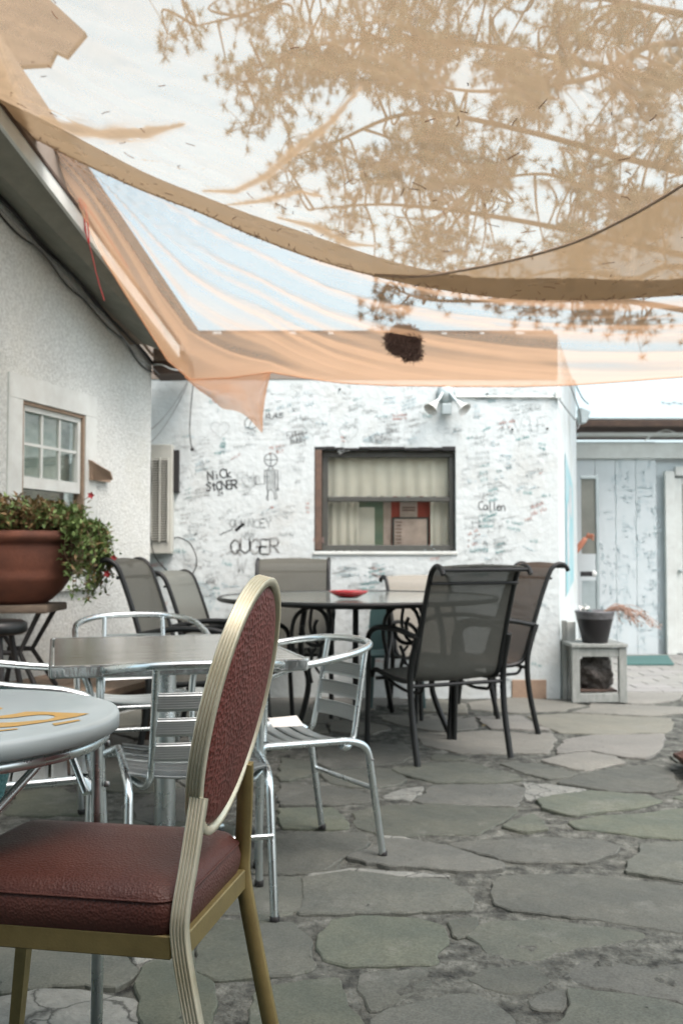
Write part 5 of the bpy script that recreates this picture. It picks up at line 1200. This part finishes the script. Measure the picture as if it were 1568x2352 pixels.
# ------------------------------------------------------------------ SHADE CLOTHS
def lerp(a, b, t): return a + (b - a) * t
def curve_at(cps, u):
    n = len(cps) - 1; x = u * n; i = min(n - 1, int(x)); t = x - i
    p0, p1, p2, p3 = cps[max(0, i - 1)], cps[i], cps[i + 1], cps[min(n, i + 2)]
    return .5 * ((2 * p1) + (p2 - p0) * t + (2 * p0 - 5 * p1 + 4 * p2 - p3) * t * t + (3 * p1 - p0 - 3 * p2 + p3) * t ** 3)
def by_x(cps, n):   # resample control points evenly by chord
    L_ = [0]
    for i in range(1, len(cps)): L_.append(L_[-1] + (cps[i] - cps[i - 1]).length)
    return L_
def row_pts(vp):  # (x,y,d) list -> world
    return [W(*p) for p in vp]
sc1 = thing('near_shade_cloth', 'large sand coloured mesh shade cloth sagging overhead, nearest the camera', 'shade cloth')
R0 = row_pts([(-160, 190, 4.3), (-40, 252, 4.7), (41, 298, 4.95), (190, 376, 4.9), (330, 440, 4.85), (459, 490, 4.8), (600, 551, 4.75), (740, 602, 4.7), (880, 640, 4.65), (1030, 669, 4.6), (1180, 687, 4.6), (1330, 690, 4.6), (1480, 684, 4.65), (1620, 672, 4.7), (1800, 640, 4.8)])
n0 = len(R0)
def shift_row(dy, d, sag, z0=0):
    out = []
    for i, p in enumerate([(-160, 190), (-40, 252), (41, 298), (190, 376), (330, 440), (459, 490), (600, 551), (740, 602), (880, 640), (1030, 669), (1180, 687), (1330, 690), (1480, 684), (1620, 672), (1800, 640)]):
        u = i / (n0 - 1); xx_ = -160 + (1960) * (u * .65 + .35 * (p[0] + 160) / 1960); out.append(W(lerp(p[0], xx_, min(1, dy / 400)), p[1] - dy - (sag * (1 - abs(2 * u - 1))), d + .35 * (1 - u) * 1))
    return out
R1 = shift_row(70, 4.15, -6); R2 = shift_row(210, 3.55, -20); R3 = shift_row(420, 2.95, 0); R4 = shift_row(720, 2.3, 0)
R5 = [Vector((-2.2 + 5.2 * i / (n0 - 1), 1.0, 2.55 + .1 * math.sin(i))) for i in range(n0)]; R6 = [Vector((-2.6 + 6.2 * i / (n0 - 1), -.6, 2.62)) for i in range(n0)]
rowsCP = [R0, R1, R2, R3, R4, R5, R6]
NU, NV = 340, 240
cols = [[curve_at(r_, u / NU) for r_ in rowsCP] for u in range(NU + 1)]
def wr1(u, v):
    a = noise.noise((u * 5 + v * 2.5, v * 14 - u * 5, 1.3)) * .010
    s_ = noise.noise((u * 3, v * 4, 7)); b = (1 - abs(noise.noise((u * 7 + v * 3, v * 5 - u * 11, 2.1))) * 5); b = max(0, b) ** 2 * .014 * max(0, s_ + .35)
    return a + b + .005 * noise.noise((u * 30, v * 30, 4))
grid = [[None] * (NV + 1) for _ in range(NU + 1)]
for iu in range(NU + 1):
    for iv in range(NV + 1):
        v = (iv / NV) ** 1.3; p = curve_at(cols[iu], v); grid[iu][iv] = p + Vector((0, .3, -1)).normalized() * wr1(iu / NU * 2.2, v * 3) * min(1, v * 9 + .15)
# gathered pleats: where the netting is bunched it lies several layers thick
FOLDS = [([(95, 268), (150, 292), (230, 308), (330, 306), (420, 286)], 17), 
         ([(470, 438), (540, 440), (610, 405), (680, 345), (760, 280), (830, 200)], 10), ([(520, 470), (600, 462), (690, 440), (740, 452)], 6),
         ([(640, 500), (720, 520), (800, 560), (860, 565)], 8), ([(-60, 40), (-20, 160), (30, 260), (60, 300)], 40)]
def gather(x, y):
    g = 0
    for P, wv_ in FOLDS:
        if x < min(p[0] for p in P) - 60 or x > max(p[0] for p in P) + 60 or y < min(p[1] for p in P) - 60 or y > max(p[1] for p in P) + 60: continue
        best = 1e9; acc = 0; bs = 0; tot = sum(math.hypot(P[i + 1][0] - P[i][0], P[i + 1][1] - P[i][1]) for i in range(len(P) - 1)); sd_ = 0
        for i in range(len(P) - 1):
            ax, ay = P[i]; bx, by = P[i + 1]; dx, dy = bx - ax, by - ay; L2 = dx * dx + dy * dy; t = max(0, min(1, ((x - ax) * dx + (y - ay) * dy) / L2)); d = math.hypot(x - ax - dx * t, y - ay - dy * t)
            if d < best: best = d; bs = (acc + t * math.sqrt(L2)) / tot; sd_ = 1 if (x - ax) * dy - (y - ay) * dx > 0 else -1
            acc += math.sqrt(L2)
        wd = wv_ * math.sin(math.pi * (.08 + .84 * bs)) * (.8 + .5 * noise.noise((bs * 6, wv_, 0)))
        k = math.exp(-(best / max(1.5, wd)) ** 4) if best < wd else math.exp(-((best - wd) / (2 + wd * .5)) ** 1.2 - 1) * (.5 + 1.2 * noise.noise((bs * 5, sd_ * best * .22, wv_)))
        g = max(g, k * .45)
    return max(0, g)
def scr(p):
    q = p - EYE; k = q.dot(_f); return (CX + q.x / k * FPX, CY - q.dot(_u) / k * FPX)
m = MB(); m.add([p for r_ in grid for p in r_], [(i * (NV + 1) + k, i * (NV + 1) + k + 1, (i + 1) * (NV + 1) + k + 1, (i + 1) * (NV + 1) + k) for i in range(NU) for k in range(NV)], True)
co_ = m.build('cloth', CL1, sc1)
at = co_.data.attributes.new('gather', 'FLOAT', 'POINT'); vals = []
for r_ in grid:
    for p in r_:
        if p.y > .6: x, y = scr(p); vals.append(gather(x, y) if -100 < x < 1700 and -60 < y < 720 else 0.0)
        else: vals.append(0.0)
at.data.foreach_set('value', vals)
def scr(p):
    q = p - EYE; k = q.dot(_f); return (CX + q.x / k * FPX, CY - q.dot(_u) / k * FPX)
CORD = [(860, 628), (960, 632), (1080, 614), (1200, 588), (1320, 552), (1430, 500), (1510, 455), (1590, 405), (1680, 350), (1900, 200)]
def band(name, mt_, hgt, lift):
    rows = []
    for iu in range(NU + 1):
        x0, y0 = scr(grid[iu][0]); h_ = hgt(x0, y0)
        pts = [grid[iu][0]]; iv = 0
        while iv < NV * .5:
            xa, ya = scr(grid[iu][iv + 1])
            if y0 - ya >= h_: 
                xb, yb = scr(grid[iu][iv]); t = (h_ - (y0 - yb)) / max(1e-6, (yb - ya)); pts.append(grid[iu][iv].lerp(grid[iu][iv + 1], max(0, min(1, t)))); break
            pts.append(grid[iu][iv + 1]); iv += 1
        K = 8; r_ = []
        for k in range(K + 1):
            f = k / K * (len(pts) - 1); j = min(len(pts) - 2, int(f)); p = pts[j].lerp(pts[j + 1], f - j); r_.append(p + (EYE - p).normalized() * lift)
        rows.append(r_)
    m = MB(); quad_strip(m, rows); m.build(name, mt_, sc1)
def cord_h(x, y0):
    if x < 870: return 4
    for i in range(len(CORD) - 1):
        if CORD[i][0] <= x <= CORD[i + 1][0]: yy = CORD[i][1] + (CORD[i + 1][1] - CORD[i][1]) * (x - CORD[i][0]) / (CORD[i + 1][0] - CORD[i][0]); return max(4, y0 - yy)
    return 300
band('hem', CL1H, lambda x, y0: 46 + 6 * math.sin(x / 90), .008)
band('doubled_layer', CL1D, cord_h, .014)
def on1(x, y):   # nearest cloth grid point to a sight line
    best = None; r = ray(x, y).normalized()
    for iu in range(0, NU + 1, 4):
        for iv in range(0, int(NV * .8), 4):
            d = grid[iu][iv] - EYE; k = (d - r * d.dot(r)).length_squared
            if best is None or k < best[0]: best = (k, grid[iu][iv])
    dd = best[1].y; return W(x, y, dd)
P = [on1(x, y) for x, y in ((860, 628), (960, 632), (1080, 614), (1200, 588), (1320, 552), (1430, 500), (1510, 455), (1590, 405), (1680, 350))]
m = MB(); m.tube([p + Vector((0, -.02, -.012)) for p in smooth_path(P, 5)], .006, 6); m.build('seam_cord', CARD, sc1)
# needles clinging to the near cloth
m = MB(); r4 = random.Random(3)
for k in range(260):
    hemmy = k < 150
    if hemmy: iu = r4.randint(6, NU - 6); iv = r4.randint(0, 18)
    else: iu = r4.randint(4, NU - 6); iv = r4.randint(10, 150)
    c = grid[iu][iv] + Vector((0, -.012, -.010)); a = r4.gauss(math.pi / 2 if hemmy else 0, .5 if hemmy else 1.4); L_ = r4.uniform(.02, .06); s0 = (grid[iu][min(NV, iv + 1)] - grid[iu][iv]).normalized(); s1 = (grid[min(NU, iu + 1)][iv] - grid[iu][iv]).normalized()
    d = s0 * math.sin(a) + s1 * math.cos(a); pe = s0 * math.cos(a) - s1 * math.sin(a); bnd = r4.gauss(0, .2)
    m.tube([c, c + d * L_ * .5 + pe * L_ * bnd * .5, c + d * L_ + pe * L_ * bnd * .2], .0017, 3, caps=False)
m.build('clinging_needles', HAIRN, sc1, kind='stuff')

sc2 = thing('far_shade_cloth', 'thin peach coloured shade cloth with a pointed corner hanging in front of the graffiti wall', 'shade cloth')
Bv = [(22, 285, 5.2), (115, 410, 5.35), (205, 540, 5.5), (295, 685, 5.65), (385, 828, 5.85), (437, 872, 5.92), (530, 868, 5.97), (622, 855, 6.0), (700, 868, 6.1), (790, 880, 6.15), (900, 886, 6.2), (1050, 888, 6.25), (1200, 888, 6.3), (1330, 884, 6.3), (1450, 875, 6.3), (1568, 866, 6.3), (1750, 850, 6.3)]
Tv = [(45, 285, 5.1), (120, 318, 5.1), (195, 350, 5.1), (270, 385, 5.1), (350, 420, 5.1), (430, 452, 5.1), (510, 490, 5.1), (590, 520, 5.1), (660, 545, 5.1), (740, 575, 5.1), (860, 608, 5.1), (1000, 635, 5.1), (1150, 652, 5.1), (1300, 658, 5.1), (1430, 656, 5.1), (1568, 646, 5.1), (1750, 620, 5.1)]
Bw = row_pts(Bv); Tw = row_pts(Tv)
NU2, NV2 = 200, 60; g2 = []
for iu in range(NU2 + 1):
    u = iu / NU2 * (len(Bw) - 1); i = min(len(Bw) - 2, int(u)); t = u - i; b = Bw[i].lerp(Bw[i + 1], t); tt = Tw[i].lerp(Tw[i + 1], t); r_ = []
    U = iu / NU2
    for iv in range(NV2 + 1):
        v = iv / NV2; p = b.lerp(tt, v); fan = math.atan2(v - 1.05, U + .02)
        wv_ = .03 * noise.noise((fan * 11, (U + v) * .8, 3)) + .016 * noise.noise((fan * 30, U * 2, 5)) * (1 - U * .5)
        wv_ += .03 * max(0, 1 - abs(noise.noise((fan * 8 + 4, U * 1.3, 8))) * 6)
        p = p + Vector((0, -.35, -.6)) * math.sin(math.pi * v) * .30 * (.3 + .7 * min(1, U * 2)) * .6 + Vector((0, -.8, -.6)) * wv_ * (min(1, v * 5 + .1))
        r_.append(p)
    g2.append(r_)
m = MB(); m.add([p for r_ in g2 for p in r_], [(i * (NV2 + 1) + k, i * (NV2 + 1) + k + 1, (i + 1) * (NV2 + 1) + k + 1, (i + 1) * (NV2 + 1) + k) for i in range(NU2) for k in range(NV2)], True)
m.build('cloth', CL2, sc2)
ea = int(round(5 / 16 * NU2)) - 2; eb = int(round(7 / 16 * NU2)); ne = eb - ea
FL = smooth_path([W(*p) for p in ((425, 868, 5.92), (455, 895, 5.90), (485, 915, 5.88), (510, 938, 5.87), (533, 942, 5.86), (556, 950, 5.86), (578, 968, 5.86), (600, 993, 5.87), (604, 985, 5.88), (604, 955, 5.92), (611, 905, 5.96), (622, 855, 6.0))], 8)
rows = []
for i in range(ne + 1):
    t = i / ne * (len(FL) - 1); j = min(len(FL) - 2, int(t)); q = FL[j].lerp(FL[j + 1], t - j); p = g2[ea + i][0]
    rows.append([p.lerp(q, k / 10) + Vector((0, -.03 * math.sin(math.pi * k / 10) + .012 * noise.noise((i * .12, k * .3, 2)), 0)) for k in range(11)])
m = MB(); quad_strip(m, rows); m.build('hanging_corner', CL2H, sc2)
m = MB(); m.tube([r_[0] + Vector((0, -.002, 0)) for r_ in g2], .0045, 5); m.build('hem', CL2H, sc2)
# clump of dead needles caught on the far cloth
cl = thing('needle_clump', 'dark brown clump of dead pine needles caught in the sagging peach cloth', 'needle clump')
rv_ = ray(926, 782).normalized(); CLD = min((p for r_ in g2 for p in r_), key=lambda p: ((p - EYE) - rv_ * (p - EYE).dot(rv_)).length_squared).y - .06
m = MB(); r5 = random.Random(9)
for k in range(2600):
    if k % 5: cx0, cy0, rx_, ry_ = 925, 782, 42, 36
    else: cx0, cy0, rx_, ry_ = 945, 812, 26, 18
    a = r5.uniform(0, 6.28); q = math.sqrt(r5.random()) * r5.uniform(.8, 1.08); c = W(cx0 + rx_ * q * math.cos(a), cy0 + ry_ * q * math.sin(a), CLD + r5.gauss(0, .02)); d = Vector((r5.gauss(0, 1), r5.gauss(0, .4), r5.gauss(0, 1))).normalized() * r5.uniform(.01, .03)
    s_ = d.cross(Vector((0, 1, 0))); s_ = s_.normalized() * .0016 if s_.length > 1e-6 else Vector((.0016, 0, 0))
    m.add([c - d - s_, c - d + s_, c + d + s_ * .5, c + d - s_ * .5], [(0, 1, 2, 3)])
m.build('needles', DEADN, cl, kind='stuff')
rk = bmesh.new(); bmesh.ops.create_icosphere(rk, subdivisions=3, radius=1); q = MB(); c0 = W(926, 782, CLD)
for v in rk.verts:
    n = 1 + .2 * noise.noise(v.co * 2); v.co = c0 + Vector((v.co.x * .088 * n, v.co.y * .02 * n, v.co.z * .072 * n))
rk.verts.index_update(); q.add([v.co for v in rk.verts], [[v.index for v in f.verts] for f in rk.faces], True); rk.free(); q.build('core', DEADN, cl)

# ------------------------------------------------------------------ PORCH BEHIND THE CAMERA (unseen, added to darken the foreground)
pch = thing('shading_porch', 'unseen dark-boarded porch added at the near end of the patio to shade the foreground', 'porch', (0, -1.2, 0))
for k in range(9): MB().box((-3.6 + k * .9, .25, 2.78), (.88, 2.6, .04), .004).build('ceiling_board', BROWN, pch)
MB().box((0, -1.1, 1.45), (8.2, .15, 3.0), .01).build('wall', ROOFM, pch)
MB().box((0, 1.55, 2.70), (8.2, .08, .2), .01).build('beam', BROWN, pch)
for x in (-3.9, 3.9): MB().box((x, 1.5, 1.3), (.12, .12, 2.6), .01).build('post', BROWN, pch)

# ------------------------------------------------------------------ PINE TREE ABOVE
tree = thing('pine_tree', 'spreading pine with tufted needle clusters seen through the shade cloths, upper right', 'tree', (5.2, 9.6, 0))
TO = Vector((5.2, 9.6, 0)); r6 = random.Random(21)
MB().tube(smooth_path([(0, 0, -.05), (.1, 0, 1.5), (-.05, -.1, 3.2), (.1, -.3, 5.0), (.0, -.4, 7.0), (.1, -.5, 9.0)], 5), .2, 12, rs=[.24 - .19 * i / 25 for i in range(26)]).build('trunk', BARK, tree)
limbs = []
LB = [[(5.2, 9.3, 2.9), (1500, 700, 9.2), (1250, 690, 9.0), (1000, 690, 9.1), (900, 660, 9.2)],
      [(5.2, 9.3, 3.4), (1450, 560, 8.8), (1150, 500, 8.6), (900, 470, 8.5), (720, 480, 8.5)],
      [(5.2, 9.3, 4.2), (1500, 380, 8.4), (1200, 300, 8.2), (950, 260, 8.0), (760, 330, 8.0), (640, 370, 8.0)],
      [(5.2, 9.2, 5.0), (1500, 180, 8.4), (1200, 120, 8.0), (950, 90, 7.8), (700, 110, 7.8), (560, 190, 7.8)],
      [(5.2, 9.2, 5.8), (1500, 20, 8.4), (1150, -60, 8.0), (850, -80, 7.8), (600, 20, 7.8), (450, 60, 7.8)],
      [(5.2, 9.2, 5.4), (1568, 100, 7.8), (1350, 180, 7.6), (1100, 210, 7.5), (950, 180, 7.5)],
      [(5.2, 9.2, 4.0), (1568, 460, 8.2), (1400, 450, 8.0), (1250, 400, 7.9), (1100, 420, 7.9)],
      [(5.2, 9.2, 3.0), (1600, 620, 8.6), (1450, 640, 8.6), (1300, 620, 8.6), (1200, 640, 8.6)]]
bm_ = MB()
for L_ in LB:
    P = smooth_path([Vector(L_[0]) - TO] + [W(*p) - TO for p in L_[1:]], 7); limbs.append(P)
    n = len(P); bm_.tube(P, .05, 7, rs=[.034 - .028 * i / (n - 1) for i in range(n)])
tufts = []
def dens(x, y):
    d = 0
    for (cx0, cy0, sx, sy, a) in ((1000, 130, 300, 130, 1), (1350, 120, 320, 170, .95), (900, 330, 230, 130, .75), (1200, 380, 340, 130, .8), (1500, 330, 190, 170, .8), (1000, 520, 220, 60, .6), (1350, 560, 260, 80, .5), (780, 60, 120, 90, .45), (960, 680, 90, 60, 1.0), (1330, 700, 180, 40, .9), (1500, 700, 120, 60, 1.0), (640, 140, 170, 110, .3), (480, 30, 140, 70, .5)):
        d += a * math.exp(-((x - cx0) / sx) ** 2 - ((y - cy0) / sy) ** 2)
    return min(1, d)
k = 0; cent = []
while len(cent) < 470:
    x = r6.uniform(380, 1760); y = r6.uniform(-160, 760)
    if r6.random() > dens(x, y) * .9: continue
    if x < 620 and y > 330: continue
    if noise.noise((x / 130, y / 110, 5)) < .0 and r6.random() < .93: continue
    cent.append((x, y, r6.uniform(7.4, 9.0) if y < 640 else r6.uniform(8.6, 9.4)))
nd = MB()
def tuft(c, r_, n=20):
    ax = Vector((r6.gauss(0, 1), r6.gauss(0, 1), r6.gauss(.4, 1))).normalized()
    for i in range(n):
        d = (ax * .5 + Vector((r6.gauss(0, 1), r6.gauss(0, 1), r6.gauss(0, 1))).normalized()).normalized(); L2 = r_ * r6.uniform(.7, 1.1); s_ = d.orthogonal().normalized() * .0026
        nd.add([c - s_, c + s_, c + d * L2 + s_ * .4, c + d * L2 - s_ * .4], [(0, 1, 2, 3)])
for (x, y, d) in cent:
    c = W(x, y, d) - TO; best = min((q for L_ in limbs for q in L_[3:]), key=lambda q: (q - c).length_squared)
    if (best - c).length > 1.9: 
        pass
    mid = best.lerp(c, .5) + Vector((r6.gauss(0, .08), r6.gauss(0, .08), r6.gauss(.05, .1)))
    P = smooth_path([best, mid, c], 5); bm_.tube(P, .008, 4, rs=[.014 - .009 * i / (len(P) - 1) for i in range(len(P))], caps=False)
    for q in range(r6.randint(6, 13)):
        o_ = Vector((r6.gauss(0, .12), r6.gauss(0, .12), r6.gauss(0, .09))); bm_.tube([c, c + o_ * .5 + Vector((0, 0, .02)), c + o_], .003, 3, caps=False); tuft(c + o_, r6.uniform(.045, .08), 44)
for L_ in limbs[:5]:
    for q in L_[10:]:
        if r6.random() < .35: tuft(q + Vector((r6.gauss(0, .05), r6.gauss(0, .05), r6.gauss(0, .05))), .08, 24)
bm_.build('branches', BARK, tree); nd.build('crown', NEEDLE, tree)

# ------------------------------------------------------------------ small litter on the flags
lf = [(132, 2118), (1105, 1672), (960, 1800), (1240, 1735), (700, 1790), (1060, 2010)]
for i, (x, y) in enumerate(lf[:2]):
    g_ = G(x, y); m = MB(); leafmesh(m, Vector((0, 0, .008)), Vector((1, .3, .1)).normalized(), Vector((0, 0, 1)), .035, .010)
    o = m.build('fallen_leaf', DRYLEAF); o.location = (g_.x, g_.y, .004); tag(o, ('yellow dry leaf on the flagstone under the burgundy chair', 'small dry leaf on the flagstones near the white wooden stand')[i], 'leaf')
m = MB()
for k in range(500):
    x = r6.uniform(-2, 2.6); y = r6.uniform(1.2, 7); s_ = r6.uniform(.002, .006); a = r6.random() * 6.28
    m.add([(x + s_ * math.cos(a + q * 2.1), y + s_ * math.sin(a + q * 2.1), .0065 + (.002 if q else 0)) for q in range(3)], [(0, 1, 2)])
tag(m.build('floor_grit', MORTAR), kind='stuff')
